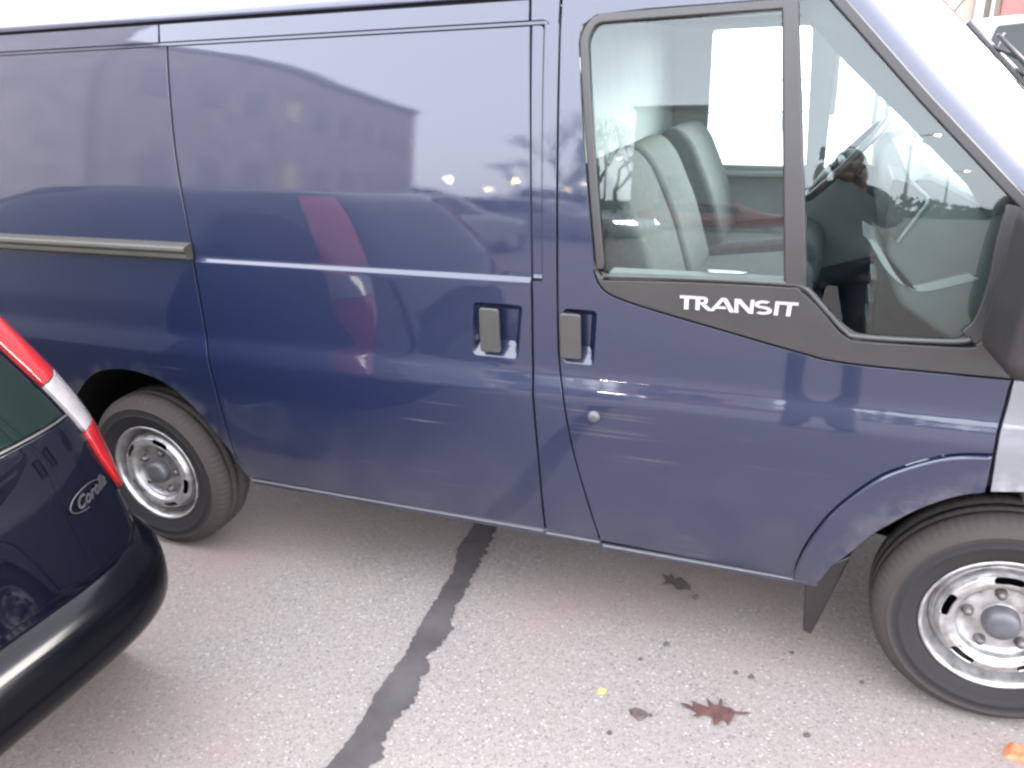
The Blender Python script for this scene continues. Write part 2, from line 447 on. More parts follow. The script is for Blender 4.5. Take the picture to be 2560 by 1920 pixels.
def tube(path, rad, seg=8, caps=True):
    V = []; F = []
    n = len(path); rr = rad if isinstance(rad, (list, tuple)) else [rad]*n
    P = [Vector(p) for p in path]
    ref = None
    for i in range(n):
        t = (P[min(i+1, n-1)]-P[max(i-1, 0)]).normalized()
        if ref is None: ref = t.orthogonal().normalized()
        a = (ref - t*ref.dot(t)); a = a.normalized() if a.length > 1e-6 else t.orthogonal().normalized(); ref = a
        b = t.cross(a)
        for k in range(seg):
            q = 2*math.pi*k/seg; V.append(P[i]+(a*math.cos(q)+b*math.sin(q))*rr[i])
    for i in range(n-1):
        for k in range(seg):
            l = (k+1) % seg; F.append((i*seg+k, i*seg+l, (i+1)*seg+l, (i+1)*seg+k))
    if caps: F.append(tuple(reversed(range(seg)))); F.append(tuple(range((n-1)*seg, n*seg)))
    return V, F
def join(*parts):
    V = []; F = []
    for v, f in parts:
        b = len(V); V += list(v); F += [tuple(i+b for i in q) for q in f]
    return V, F
def ball(c, r_, sx=1, sy_=1, sz=1, nu=16, nv=10):
    V = []; F = []
    for j in range(nv+1):
        ph = math.pi*j/nv
        for i in range(nu):
            th = 2*math.pi*i/nu
            V.append((c[0]+r_*sx*math.sin(ph)*math.cos(th), c[1]+r_*sy_*math.sin(ph)*math.sin(th), c[2]+r_*sz*math.cos(ph)))
    for j in range(nv):
        for i in range(nu): F.append((j*nu+i, (j+1)*nu+i, (j+1)*nu+(i+1) % nu, j*nu+(i+1) % nu))
    return V, F

# ================================================================== GROUND
def gz(y): return 0. if y < 3.6 else min(.42, (y-3.6)*.12)
ys = [-160, -40, -8, -3, 0, 3.6]
V = []; F = []
xs = [-200, -60, -12, -4, 0, 3, 12, 60, 200]
for y in ys:
    for x in xs: V.append((x, y, 0))
nx = len(xs)
for j in range(len(ys)-1):
    for i in range(nx-1): F.append((j*nx+i, j*nx+i+1, (j+1)*nx+i+1, (j+1)*nx+i))
mk('ground', V, F, 'asphalt', kind='structure')
ys = [3.6, 7.1, 12, 40, 260]; V = []; F = []
for y in ys:
    for x in xs: V.append((x, y, gz(y)))
for j in range(len(ys)-1):
    for i in range(nx-1): F.append((j*nx+i, j*nx+i+1, (j+1)*nx+i+1, (j+1)*nx+i))
mk('far_pavement', V, F, 'concrete', kind='structure')
# tar-sealed crack
L_ = [(-1.86, 2.3), (-1.82, 1.2), (-1.799, .579), (-1.789, .354), (-1.741, .22), (-1.723, .019), (-1.716, -.11), (-1.694, -.256), (-1.694, -.404), (-1.694, -.455), (-1.675, -.571), (-1.677, -.696), (-1.686, -.74), (-1.70, -1.2), (-1.68, -2.4)]
R_ = [(-1.76, 2.3), (-1.72, 1.2), (-1.704, .582), (-1.679, .425), (-1.66, .258), (-1.657, .162), (-1.637, .138), (-1.651, .112), (-1.635, .077), (-1.64, .018), (-1.618, -.068), (-1.591, -.108), (-1.616, -.222), (-1.62, -.256), (-1.586, -.299), (-1.592, -.362), (-1.571, -.413), (-1.575, -.477), (-1.584, -.54), (-1.58, -.596), (-1.552, -.653), (-1.569, -.699), (-1.58, -1.2), (-1.56, -2.4)]
rj = random.Random(3)
def jag(p, a):
    d = dens(p, .012, False); return [(x+rj.gauss(0, a), y+rj.gauss(0, a*.6)) for x, y in d]
poly = jag(L_, .0028)+list(reversed(jag(R_, .0055)))
bm = bmesh.new(); vs = [bm.verts.new((x, y, .004)) for x, y in poly]
es = [bm.edges.new((vs[i], vs[(i+1) % len(vs)])) for i in range(len(vs))]
bmesh.ops.triangle_fill(bm, use_beauty=True, edges=es, normal=(0, 0, 1)); bm.verts.index_update()
V = [tuple(v.co) for v in bm.verts]; F = []
for f in bm.faces:
    i_ = [v.index for v in f.verts]; f.normal_update()
    F.append(i_ if f.normal.z > 0 else i_[::-1])
n0 = len(V)
bm.free()
mk('tar_seam', V, F, 'tar', kind='structure')

# ================================================================== THE VAN
ZP = [0.28, .36, .38, .45, .60, .80, .868, .900, .938, .955, 1.05, 1.20, 1.35, 1.50, 1.65, 1.75, 1.82, 1.87, 1.90, 1.945]
YP = [.060, .036, .032, .022, .010, .000, .0005, .004, .020, .022, .022, .0235, .030, .0415, .058, .071, .085, .105, .125, .158]
# a smooth (monotone cubic) version of the measured side section
def _pchip(xs_, ys_):
    n = len(xs_); h = [xs_[i+1]-xs_[i] for i in range(n-1)]; d = [(ys_[i+1]-ys_[i])/h[i] for i in range(n-1)]
    m_ = [d[0]]+[0 if d[i-1]*d[i] <= 0 else 2/(1/d[i-1]+1/d[i]) for i in range(1, n-1)]+[d[-1]]
    def f(x):
        if x <= xs_[0]: return ys_[0]+(x-xs_[0])*m_[0]
        if x >= xs_[-1]: return ys_[-1]+(x-xs_[-1])*m_[-1]
        k = max(i for i in range(n-1) if xs_[i] <= x)
        t = (x-xs_[k])/h[k]
        return (2*t**3-3*t*t+1)*ys_[k]+(t**3-2*t*t+t)*h[k]*m_[k]+(-2*t**3+3*t*t)*ys_[k+1]+(t**3-t*t)*h[k]*m_[k+1]
    return f
prof = _pchip([.28, .40, .50, .62, .80, .850, .880, .905, .930, .950, 1.05, 1.20, 1.35, 1.50, 1.65, 1.75, 1.85, 1.92, 1.96],
              [.055, .028, .015, .006, .0005, .0005, .0045, .0095, .0145, .0165, .0195, .0235, .0305, .0425, .0585, .0715, .0875, .1040, .116])
def sideA(x, z): return (x, prof(z), z)
def sideB(x, z):      # with the step of the window blank, z = 1.20
    t = min(1, max(0, (z-1.197)/.012)); t = t*t*(3-2*t)
    return (x, prof(z)+.0075*t, z)
ZC = [.36+.03*i for i in range(54)]
ZCB = sorted(ZC+[1.195, 1.199, 1.203, 1.206, 1.209, .865, .875, .885, .895, .905, .915, .925, .935, .945, .955])
ZCA = sorted(ZC+[.865, .875, .885, .895, .905, .915, .925, .935, .945, .955])
XC = [-3.7+.15*i for i in range(34)]
van = empty('van', (-1.4, .98, 0), 'dark blue panel van with a sliding side door and a pale silver front wing', 'van')
OUT = (0, -1, 0)
G = .0042
def pan(name, poly, m='blue_paint', f=sideA, parent=van, **kw):
    kw.setdefault('vcuts', ZCA); kw.setdefault('ucuts', XC)
    return surf(name, inset(poly, kw.pop('gap', G)), f, m, parent, out=OUT, **kw)
slideRear = [(-2.552, 1.8735), (-2.557, 1.551), (-2.539, 1.221), (-2.536, .936), (-2.527, .772), (-2.518, .600), (-2.505, .455), (-2.470, .372)]
slideFront = [(-1.328, 1.8735), (-1.322, 1.589), (-1.319, 1.211), (-1.320, .931), (-1.307, .628), (-1.301, .372)]
doorRear = [(-1.246, 1.8735), (-1.244, 1.408), (-1.243, 1.079), (-1.238, .95), (-1.226, .870), (-1.194, .678), (-1.118, .366)]
arch_r = spline([(-2.470, .372), (-2.518, .465), (-2.570, .547), (-2.636, .636), (-2.716, .708), (-2.811, .753), (-2.935, .770), (-3.06, .753), (-3.16, .700), (-3.25, .62), (-3.32, .53), (-3.38, .42), (-3.40, .372)], 4)
# main blank panels (below the pressed line at z 1.875)
hole_s = fillet([(-1.515, .962), (-1.369, .962), (-1.350, 1.127), (-1.508, 1.127)], .018)
sr = spline(slideRear, 5); sf = spline(slideFront, 4)
door_s = pan('sliding_door', sr+list(reversed(sf)), f=sideB, holes=[hole_s], vcuts=ZCB)
quarter = pan('quarter_panel', [(-3.75, 1.8735)]+sr[:-1]+[(-2.474, .378)]+arch_r[1:]+[(-3.75, .372)], f=sideB, vcuts=ZCB, gap=.0038)
# strip between sliding door and cab door: blank part and pillar part
dr = spline(doorRear, 5)
pan('pillar_blank', fillet([(-1.328, 1.8735), (-1.289, 1.8735), (-1.287, 1.205), (-1.321, 1.205)], {1: .022}), f=sideB, vcuts=ZCB, gap=.003)
pil = [(-1.289, 1.8735), (-1.2875, 1.205), (-1.319, 1.203)]+[p for p in sf if p[1] < 1.2]+list(reversed(dr))
pan('door_pillar', pil, gap=.0022)
# band above the pressed line up to the gutter
pan('upper_band', [(-3.75, 1.8815), (-2.578, 1.8815), (-2.580, 1.936), (-3.75, 1.936)], gap=.001)
pan('upper_band', [(-2.574, 1.8815), (-1.331, 1.8815), (-1.334, 1.934), (-2.576, 1.936)], gap=.001)
pan('upper_band', fillet([(-1.327, 1.8815), (-1.276, 1.8815), (-1.279, 1.21), (-1.249, 1.21), (-1.250, 1.95), (-1.330, 1.95)], {1: .02}), gap=.001, off=-.0006, bevel=.001)
# rear arch inner lip
# backing sheets behind the gaps
back_ = pan('inner_side', [(-3.74, 1.95), (-1.252, 1.95), (-1.225, 1.2), (-1.225, .95), (-1.12, .45), (-1.12, .40), (-2.50, .40)]+[(x, z+.012) for x, z in arch_r[3:-3]]+[(-3.74, .45)], m='dark_gap', off=-.0105, gap=.001, thick=.004, holes=[fillet([(-1.53, .945), (-1.355, .945), (-1.335, 1.142), (-1.523, 1.142)], .02)])
pan('pressed_line', [(-3.74, 1.8735), (-3.74, 1.8815), (-1.282, 1.8815), (-1.282, 1.20), (-1.2895, 1.20), (-1.2895, 1.874)], m='blue_paint', off=-.006, gap=.0, thick=.003, bevel=0)
# the long cover of the slide rail
rp = []
V, F = prism(fillet([(.028, 1.206), (-.004, 1.208), (-.010, 1.215), (-.006, 1.230), (-.014, 1.238), (-.010, 1.252), (.03, 1.262)], .003, 3), -3.74, -2.537, 'x')
bev('rail_cover', V, F, 'olive_plastic', van, .004)
# door ledge highlights come from the step of sideB itself
def pocket(hole, parent, lean, m='blue_paint'):
    h = dens(ccw(hole), .012); cx = sum(p[0] for p in h)/len(h); zs = [p[1] for p in h]; z0, z1 = min(zs), max(zs)
    V = []; rings = [(0, 0), (.006, .010), (.014, .024), (.022, .030)]
    n = len(h)
    for ins, dep in rings:
        q = inset(h, ins)
        for p in q:
            z = p[1]
            if z < z0+.04: z += dep*.75      # the floor of the pocket rises inward
            V.append((p[0]+lean*dep, prof(p[1])+.001+dep, z))
    F = []
    for k in range(len(rings)-1):
        for i in range(n):
            j = (i+1) % n; F.append((k*n+i, k*n+j, (k+1)*n+j, (k+1)*n+i))
    F.append(tuple((len(rings)-1)*n+i for i in range(n)))
    F = [tuple(reversed(f)) for f in F]
    return mk('handle_recess', V, F, m, parent)
def handle(x0, x1, z0, z1, parent):
    p = fillet([(x0, z0), (x1, z0), (x1-.001, z1), (x0, z1)], .009)
    V, F = prism(p, -.004, .010); zc = (z0+z1)/2
    V2 = [(x, y+.010*((z-zc)/(z1-z0)*2)**2+prof(z)-.016, z) for x, y, z in V]
    o = bev('door_handle', V2, F, 'grey_plastic', parent, .004)
    # its foot and the pull stem behind
    return o
pocket(hole_s, door_s, .0); handle(-1.485, -1.422, .977, 1.113, door_s)

# ---- front door
hole_f = fillet([(-1.228, .965), (-1.136, .965), (-1.127, 1.127), (-1.226, 1.127)], .016)
archF = spline([(-.482, .352), (-.465, .369), (-.437, .430), (-.397, .486), (-.352, .553), (-.312, .599), (-.243, .664), (-.164, .714), (-.103, .733)], 3)
flare = spline([(-.540, .352), (-.521, .462), (-.463, .600), (-.372, .719), (-.300, .775), (-.202, .822), (-.107, .838)], 5)
trimB = spline([(-1.134, 1.259), (-1.131, 1.222), (-1.100, 1.182), (-1.024, 1.155), (-.907, 1.127), (-.689, 1.078), (-.570, 1.052), (-.505, 1.040), (-.383, 1.034), (-.099, 1.032)], 5)
frameO = [(-1.134, 1.259), (-1.167, 1.55), (-1.188, 1.80), (-1.190, 1.823), (-1.186, 1.861), (-1.149, 1.884), (-1.023, 1.891), (-.705, 1.895), (-.60, 1.895)]
skin = [p for p in dr]+[(-.540, .352)]+flare[1:]+[(-.107, .891), (-.101, .958), (-.0985, 1.030)]+list(reversed(trimB))+frameO[1:]+[(-.58, 1.95), (-1.246, 1.95)]
fd = pan('front_door', skin, holes=[hole_f], gap=.0028)
pocket(hole_f, fd, .0); handle(-1.2335, -1.172, .980, 1.115, fd)
V, F = lathe([(.0, -.011), (.006, -.012), (.014, -.010), (.0185, -.004), (.0195, .006)], -1.130, prof(.811), .811, 28)
lk = mk('door_lock', V, F, 'hub_cap', fd, smooth=True)
V, F = box(-1.1335, -1.1275, prof(.811)-.0135, prof(.811)-.010, .800, .812); mk('keyhole', V, F, 'nut', fd)
# raised wheel-arch flare on the door
fl = flare[:-1]+[(-.110, .8365), (-.109, .736)]+list(reversed(archF[:-1]))
pan('arch_flare', fl, off=.014, bevel=.007, thick=.03, gap=.001, step=.02)
# dark moulding under the windows (carries the lettering)
mould_top = [(-1.134, 1.259), (-1.118, 1.224), (-1.085, 1.219), (-.886, 1.226), (-.629, 1.228), (-.592, 1.218), (-.546, 1.180), (-.497, 1.126), (-.470, 1.106), (-.435, 1.100), (-.214, 1.104), (-.190, 1.112), (-.175, 1.14), (-.165, 1.25), (-.15, 1.44), (-.119, 1.42), (-.108, 1.236), (-.099, 1.032)]
mould = [p for p in reversed(trimB)]+spline(mould_top[:1]+mould_top[1:], 4)[1:-1]
tm = pan('window_moulding', mould, 'black_plastic', off=.003, bevel=.004, thick=.02, gap=.0012)
# rolled upper edge of the moulding and rubber of the panes
def ribbon(name, path, width, m, off, parent, closed=False, thick=.01, bevel=.003):
    p = dens(path, .03, False); n = len(p); a = []; b = []
    for i in range(n):
        d = Vector(p[min(i+1, n-1)])-Vector(p[max(i-1, 0)]); d.normalize(); nn = Vector((-d.y, d.x))*width/2
        a.append(tuple(Vector(p[i])+nn)); b.append(tuple(Vector(p[i])-nn))
    return surf(name, a+b[::-1], sideA, m, parent, vcuts=ZC, out=OUT, off=off, thick=thick, bevel=bevel, step=.05)
edge_ = spline([(-1.112, 1.232), (-1.085, 1.229), (-.886, 1.234), (-.640, 1.235), (-.590, 1.228), (-.556, 1.198), (-.517, 1.158), (-.480, 1.122), (-.440, 1.109), (-.235, 1.115), (-.198, 1.128)], 5)
ribbon('moulding_edge', edge_, .012, 'grey_plastic', .007, tm, bevel=.005)
ribbon('window_seal', spline([(-1.118, 1.245), (-1.135, 1.40), (-1.160, 1.63), (-1.176, 1.79), (-1.176, 1.835), (-1.150, 1.8735), (-1.09, 1.879), (-.95, 1.882), (-.685, 1.886)], 6), .024, 'black_plastic', .004, van, bevel=.005)
# A-pillar side seal (dark line)
ribbon('pillar_seal', [(-.66, 1.975), (-.577, 1.888), (-.369, 1.67), (-.197, 1.50), (-.125, 1.43)], .024, 'rubber', .004, van, bevel=.004)
# bar between the two panes
pan('window_bar', [(-.702, 1.90), (-.664, 1.90), (-.578, 1.226), (-.636, 1.226)], 'black_plastic', off=.006, bevel=.006, thick=.03, gap=.0)
# panes
gA = fillet([(-.668, 1.890), (-1.12, 1.874), (-1.170, 1.840), (-1.172, 1.80), (-1.128, 1.44), (-1.112, 1.24), (-1.09, 1.224), (-.606, 1.224)], {1: .03, 2: .03, 6: .02})
surf('window_glass', gA, lambda x, z: (x, prof(z)+.010, z), 'glass', van, vcuts=ZC, out=OUT, bevel=0, thick=.0005)
gB = [(-.68, 1.93), (-.60, 1.93), (-.391, 1.692), (-.192, 1.495), (-.165, 1.44), (-.18, 1.22), (-.198, 1.150), (-.237, 1.115), (-.435, 1.108), (-.475, 1.122), (-.517, 1.165), (-.577, 1.224), (-.612, 1.224)]
surf('quarter_glass', gB, lambda x, z: (x, prof(z)+.009, z), 'glass', van, vcuts=ZC, out=OUT, bevel=0, thick=.0005)
# rubber at the front lower rim of the front pane
ribbon('glass_seal', spline([(-.152, 1.44), (-.160, 1.36), (-.163, 1.25), (-.178, 1.165), (-.205, 1.126)], 5), .046, 'rubber', .002, van, bevel=.003)
ribbon('glass_seal', spline([(-.620, 1.226), (-.580, 1.220), (-.545, 1.186), (-.508, 1.148), (-.470, 1.119), (-.435, 1.108), (-.33, 1.110), (-.237, 1.114), (-.205, 1.126)], 5), .014, 'rubber', .001, van, bevel=.003)

# lettering
ax, az_, bx_, bz_ = -.8965, 1.1885, -.5965, 1.1885
def lt(u, v, d=0):      # u 0..985, v 0 (top) .. 118
    x = ax+(bx_-ax)*u/985; z = az_-.0002-(.0358/115)*v
    return (x, z)
STR = []
def quad(a, b, wa, wb=None):   # slanted bar from a(top) to b(bottom) of horizontal width
    wb = wb or wa
    return [(a[0], a[1]), (a[0]+wa, a[1]), (b[0]+wb, b[1]), (b[0], b[1])]
def arcband(cx, cy2, rx, ry, a0, a1, wx, wy, n=10):
    o = []; i_ = []
    for k in range(n+1):
        a = R(a0+(a1-a0)*k/n); o.append((cx+rx*math.cos(a), cy2-ry*math.sin(a))); i_.append((cx+(rx-wx)*math.cos(a), cy2-(ry-wy)*math.sin(a)))
    return o+i_[::-1]
glyphs = [
 ('T', [[(0, 0), (150, 0), (150, 20), (0, 20)], quad((40, 20), (40, 115), 38)]),
 ('R', [quad((138, 20), (138, 115), 36), [(150.5, 0), (205, 0), (205, 19), (150.5, 19)], arcband(203, 32, 40, 32, 90, -90, 30, 18), [(174.5, 47), (203, 47), (203, 64), (174.5, 64)], [(183, 64.5), (222, 64.5), (286, 115), (246, 115)]]),
 ('A', [quad((352, 0), (262, 115), 36, 34), quad((362, 0.5), (432, 115), 38, 40), [(318, 72), (392, 72), (402, 90), (306, 90)]]),
 ('N', [quad((466, 0), (470, 115), 32, 34), quad((472, 0.5), (590, 115), 44, 40), quad((600, 0), (592, 114), 30, 34)]),
 ('S', [arcband(705, 33, 72, 33, 50, 180, 34, 18, 10), arcband(705, 33, 72, 31, 180, 262, 34, 16, 6), arcband(702, 82, 76, 33, 78, 0, 34, 17, 6), arcband(702, 82, 76, 33, 0, -130, 34, 18, 10), [(690, 47), (735, 50), (735, 67), (690, 63)]]),
 ('I', [quad((800, 0), (794, 115), 32, 34)]),
 ('T', [[(833, 0), (985, 0), (985, 20), (833, 20)], quad((898, 20.5), (892, 115), 36, 36)]),
]
for g, parts in glyphs:
    VV = []; FF = []
    for q, pl in enumerate(parts):
        p = [lt(*a) for a in pl]; p = ccw(p); n = len(p); b = len(VV)
        for dy in (-.0085-.0001*q, .004):
            for x, z in p: VV.append((x, prof(z)+dy, z))
        FF.append(tuple(b+i for i in range(n))); FF += [(b+i, b+i+n, b+(i+1) % n+n, b+(i+1) % n) for i in range(n)]
    mk('letter', VV, FF, 'badge_metal', tm)

# sill lip
V, F = box(-2.47, -1.118, .040, .060, .345, .372); bev('sill', V, F, 'blue_paint', van, .004)
V, F = box(-1.118, -.47, .044, .064, .330, .352); bev('sill', V, F, 'blue_paint', van, .004)
for x0, x1, z in ((-2.465, -1.31, .3705), (-1.30, -1.122, .3645), (-1.112, -.50, .3525)):
    V, F = box(x0, x1, prof(z)-.003, prof(z)+.012, z-.006, z-.0015); bev('sill_edge', V, F, 'sill_strip', van, .001, 1)
# silver wing
wing = [(-.0935, 1.030), (-.097, .958), (-.103, .891), (-.103, .838), (-.0985, .733), (0, .748), (.12, .735), (.25, .672), (.36, .575), (.44, .45), (.48, .352), (.75, .36), (.88, .50), (.93, .75), (.90, .93), (.62, 1.02), (.3, 1.035)]
pan('front_wing', wing, 'silver_paint', gap=.001)
# dark corner piece above the wing, carries the mirror
pan('corner_trim', [(-.093, 1.036), (.30, 1.040), (.34, 1.13), (.18, 1.19), (.0, 1.34), (-.112, 1.45), (-.102, 1.24)], 'black_plastic', gap=.001)
pan('gap_backing', [(-.135, .74), (-.06, .75), (-.06, 1.40), (-.150, 1.40), (-.13, 1.03)], 'dark_gap', off=-.012, gap=0, thick=.003)
# mirror
V, F = box(-.205, -.055, -.285, -.045, 1.125, 1.475)
V = [(x+(.03 if z > 1.3 else 0)+(.03*(y < -.2)), y, z) for x, y, z in V]
mo = bev('door_mirror', V, F, 'black_plastic', van, .045, 5)
V, F = tube([(-.09, .03, 1.25), (-.10, -.03, 1.22), (-.11, -.09, 1.20)], .035, 10); mk('mirror_arm', V, F, 'black_plastic', mo, smooth=True)
V, F = tube([(-.09, .04, 1.08), (-.10, -.03, 1.135), (-.11, -.09, 1.17)], .03, 10); mk('mirror_arm', V, F, 'black_plastic', mo, smooth=True)

# A-pillar body, windscreen, roof, bonnet: ruled between measured lines
P0 = [(-.66, 1.985), (-.577, 1.900), (-.369, 1.682), (-.197, 1.512), (-.06, 1.40), (.10, 1.28), (.30, 1.16)]
def pil_pt(i, k):    # k 0..6 across, from the side seal round to the glass
    x, z = P0[i]
    a = k/6*R(75)
    ox = (1-math.cos(a))*.025+math.sin(a)*.055; oy = (1-math.cos(a))*.085
    return (x+ox*.75, prof(min(z, 1.96))+.004+oy, z+ox*.62)
V = [pil_pt(i, k) for i in range(len(P0)) for k in range(7)]
F = [(i*7+k, (i+1)*7+k, (i+1)*7+k+1, i*7+k+1) for i in range(len(P0)-1) for k in range(6)]
pm = mk('windscreen_pillar', V, F, 'blue_paint', van, smooth=True)
def mirror_y(V): return [(x, 1.96-y, z) for x, y, z in V]
mk('windscreen_pillar', mirror_y(V), [tuple(reversed(f)) for f in F], 'blue_paint', van, smooth=True)
# windscreen: bulging surface between both pillars
V = []; nyw = 17
for i in range(len(P0)):
    e = pil_pt(i, 6)
    for k in range(nyw):
        t = k/(nyw-1); y = e[1]+(1.96-2*e[1])*t
        s = 1-abs(2*t-1)**2.4
        V.append((e[0]+.118*s, y, e[2]+.072*s))
F = [(i*nyw+k, (i+1)*nyw+k, (i+1)*nyw+k+1, i*nyw+k+1) for i in range(len(P0)-1) for k in range(nyw-1)]
mk('windscreen', V, F, 'glass', van, smooth=True)
def ws(i, t):        # point on windscreen
    k = min(int(i), len(P0)-2); u = i-k
    a = Vector(pil_pt(k, 6)); b = Vector(pil_pt(k+1, 6)); e = a*(1-u)+b*u
    s = 1-abs(2*t-1)**2.4
    return Vector((e.x+.118*s, e.y+(1.96-2*e.y)*t, e.z+.072*s))
# wiper lying along the screen
nW = Vector((.45, -.35, .8)).normalized()
wp = [ws(i, .40+.015*i)+nW*.012 for i in (1.85, 2.15, 2.5, 2.95, 3.5, 4.1)]
V, F = tube(wp, [.010, .014, .017, .02, .022, .024], 6); wb = mk('wiper', V, F, 'rubber', van, smooth=True)
wa = [ws(i, .40+.012*i)+nW*.05 for i in (2.2, 2.6, 3.1, 3.8, 5.0)]
V, F = tube(wa, [.005, .008, .010, .014, .016], 6); mk('wiper_arm', V, F, 'rubber', wb, smooth=True)
V, F = join(*[tube([wp[i]+nW*.0, wa[min(i, 4)]], .006, 5) for i in (1, 2, 3)]); mk('wiper_bracket', V, F, 'rubber', wb, smooth=True)
# roof, from the gutter up and over
RX = [-3.75, -3.2, -2.6, -2.0, -1.4, -1.0, -.75, -.63]
RS = [(.108, 1.944), (.106, 1.952), (.116, 1.966), (.150, 1.990), (.22, 2.015), (.40, 2.035), (.98, 2.045)]
RS = RS+[(1.96-y, z) for y, z in reversed(RS[:-1])]
V = [(x, y, z-(.0 if x < -.9 else (x+.9)**2*.6)) for x in RX for y, z in RS]; n = len(RS)
F = [(i*n+k, (i+1)*n+k, (i+1)*n+k+1, i*n+k+1) for i in range(len(RX)-1) for k in range(n-1)]
mk('roof', V, F, 'blue_paint', van, smooth=True)
pan('gutter', [(-3.74, 1.925), (-.60, 1.925), (-.66, 1.965), (-3.74, 1.965)], 'dark_gap', off=-.009, gap=0, thick=.003)
pan('roof_edge', [(-1.243, 1.938), (-.60, 1.938), (-.66, 1.985), (-1.243, 1.96)], gap=0, bevel=.002, off=-.002)
# nose
NS = [(.28, 1.20), (.55, 1.12), (.80, 1.02), (.93, .88), (.97, .65), (.96, .42), (.88, .30)]
NW = [.06, .05, .05, .08, .14, .10, .12]
V = []
for (x, z), wv in zip(NS, NW):
    for k in range(13):
        t = k/12; y = wv+(1.96-2*wv)*t; s = 1-abs(2*t-1)**3
        V.append((x-.10*(1-s), y, z-.03*(1-s)))
F = [(i*13+k, (i+1)*13+k, (i+1)*13+k+1, i*13+k+1) for i in range(6) for k in range(12)]
mk('bonnet', V, F, 'silver_paint', van, smooth=True)
V, F = box(.86, .99, .30, 1.66, .62, .80); bev('grille', V, F, 'black_plastic', van, .02)
for y0 in (.12, 1.52):
    V, F = box(.80, .96, y0, y0+.32, .66, .90); bev('headlight', V, F, 'clear_lens', van, .03)
# far side of the van (seen through the windows), rear end, floor, underbody
farw = fillet([(-1.135, 1.285), (-.66, 1.275), (-.685, 1.885), (-1.12, 1.885)], .035)
farq = fillet([(-.60, 1.275), (-.56, 1.275), (-.20, 1.20), (-.17, 1.47), (-.40, 1.70), (-.595, 1.865)], .02)
fmapF = lambda x, z: (x, 1.96-prof(z), z)
o = surf('far_side', [(-3.74, .37), (.9, .37), (.9, .95), (.30, 1.10), (-.12, 1.44), (-.60, 1.94), (-3.74, 1.94)], fmapF, 'blue_paint', van, holes=[farw, farq], ucuts=XC, vcuts=ZC, out=(0, 1, 0), thick=.012)
for h in (farw, farq):
    surf('far_window_glass', h, lambda x, z: (x, 1.96-prof(z)-.006, z), 'glass', van, out=(0, 1, 0), bevel=0, thick=.0005, vcuts=ZC)
# inner lining of that door
surf('door_lining', [(-1.28, .55), (-.70, .55), (-.56, .82), (-.14, .95), (-.08, 1.15), (-.12, 1.43), (-.56, 1.90), (-1.28, 1.90)], lambda x, z: (x, 1.96-prof(z)-.045, z), 'light_trim', van,
     holes=[inset(ccw(farw), .012), inset(ccw(farq), .006)], out=(0, -1, 0), thick=.03, bevel=.008)
V, F = box(-1.12, -.67, 1.845, 1.895, 1.245, 1.270); bev('window_ledge', V, F, 'light_trim', van, .01)
V, F = prism([(.09, .46), (.08, 1.25), (.11, 1.55), (.17, 1.90), (1.79, 1.90), (1.85, 1.55), (1.88, 1.25), (1.87, .46)], -1.315, -1.275, 'x'); mk('bulkhead', V, F, 'light_trim', van)
V, F = box(-1.27, -.56, .10, 1.86, .44, .48); mk('cab_floor', V, F, 'dash_dark', van)
V, F = box(-1.27, -.66, .13, 1.83, 1.925, 1.94); mk('headlining', V, F, 'light_trim', van)
V, F = join(box(-2.45, -.55, .10, 1.86, .34, .40), box(-3.74, -3.45, .10, 1.86, .40, .5), box(-3.5, -2.40, .34, 1.62, .40, .5), box(-.55, .9, .36, 1.60, .36, .46)); mk('underbody', V, F, 'liner', van)
V, F = box(-3.76, -3.74, .06, 1.90, .42, 1.95); mk('rear_doors', V, F, 'blue_paint', van)
V, F = tube([(-.4, 1.0, .30), (-1.6, .95, .29), (-2.9, 1.0, .30)], .03, 8); mk('exhaust_pipe', V, F, 'nut', van, smooth=True)
# near door inner lining + ledge + pull
surf('near_door_lining', [(-1.22, .50), (-.68, .50), (-.56, .80), (-.30, .93), (-.14, .96), (-.12, 1.07), (-.20, 1.09), (-.435, 1.085), (-.50, 1.11), (-.59, 1.205), (-.62, 1.212), (-1.11, 1.212), (-1.22, 1.22)], lambda x, z: (x, prof(z)+.055, z), 'cab_lining', van, out=(0, 1, 0), thick=.02, bevel=.004)
V, F = box(-1.10, -.62, .036, .095, 1.214, 1.238); led = bev('window_ledge', V, F, 'light_trim', van, .008)
pp = [(-.79+.055*math.cos(a), .086+.010*math.sin(a), 1.242) for a in [2*math.pi*i/24 for i in range(25)]]
V, F = tube(pp, .0035, 6); mk('pull_handle', V, F, 'chrome', led, smooth=True)
# inner face of the windscreen pillar behind the front pane
V = []; IP = [(-.70, 1.90), (-.640, 1.848), (-.544, 1.748), (-.374, 1.592), (-.252, 1.475), (-.200, 1.40)]
OP = [(-.66, 1.975), (-.577, 1.900), (-.480, 1.79), (-.330, 1.64), (-.197, 1.51), (-.140, 1.43)]
for a, b in zip(IP, OP):
    V += [(a[0], prof(a[1])+.065, a[1]), (b[0], prof(b[1])+.030, b[1]), (b[0]+.03, prof(b[1])+.06, b[1]+.02)]
F = []
for i in range(5):
    for k in range(2): F.append((i*3+k, i*3+k+1, (i+1)*3+k+1, (i+1)*3+k))
mk('pillar_lining', V, F, 'dash_dark', van)
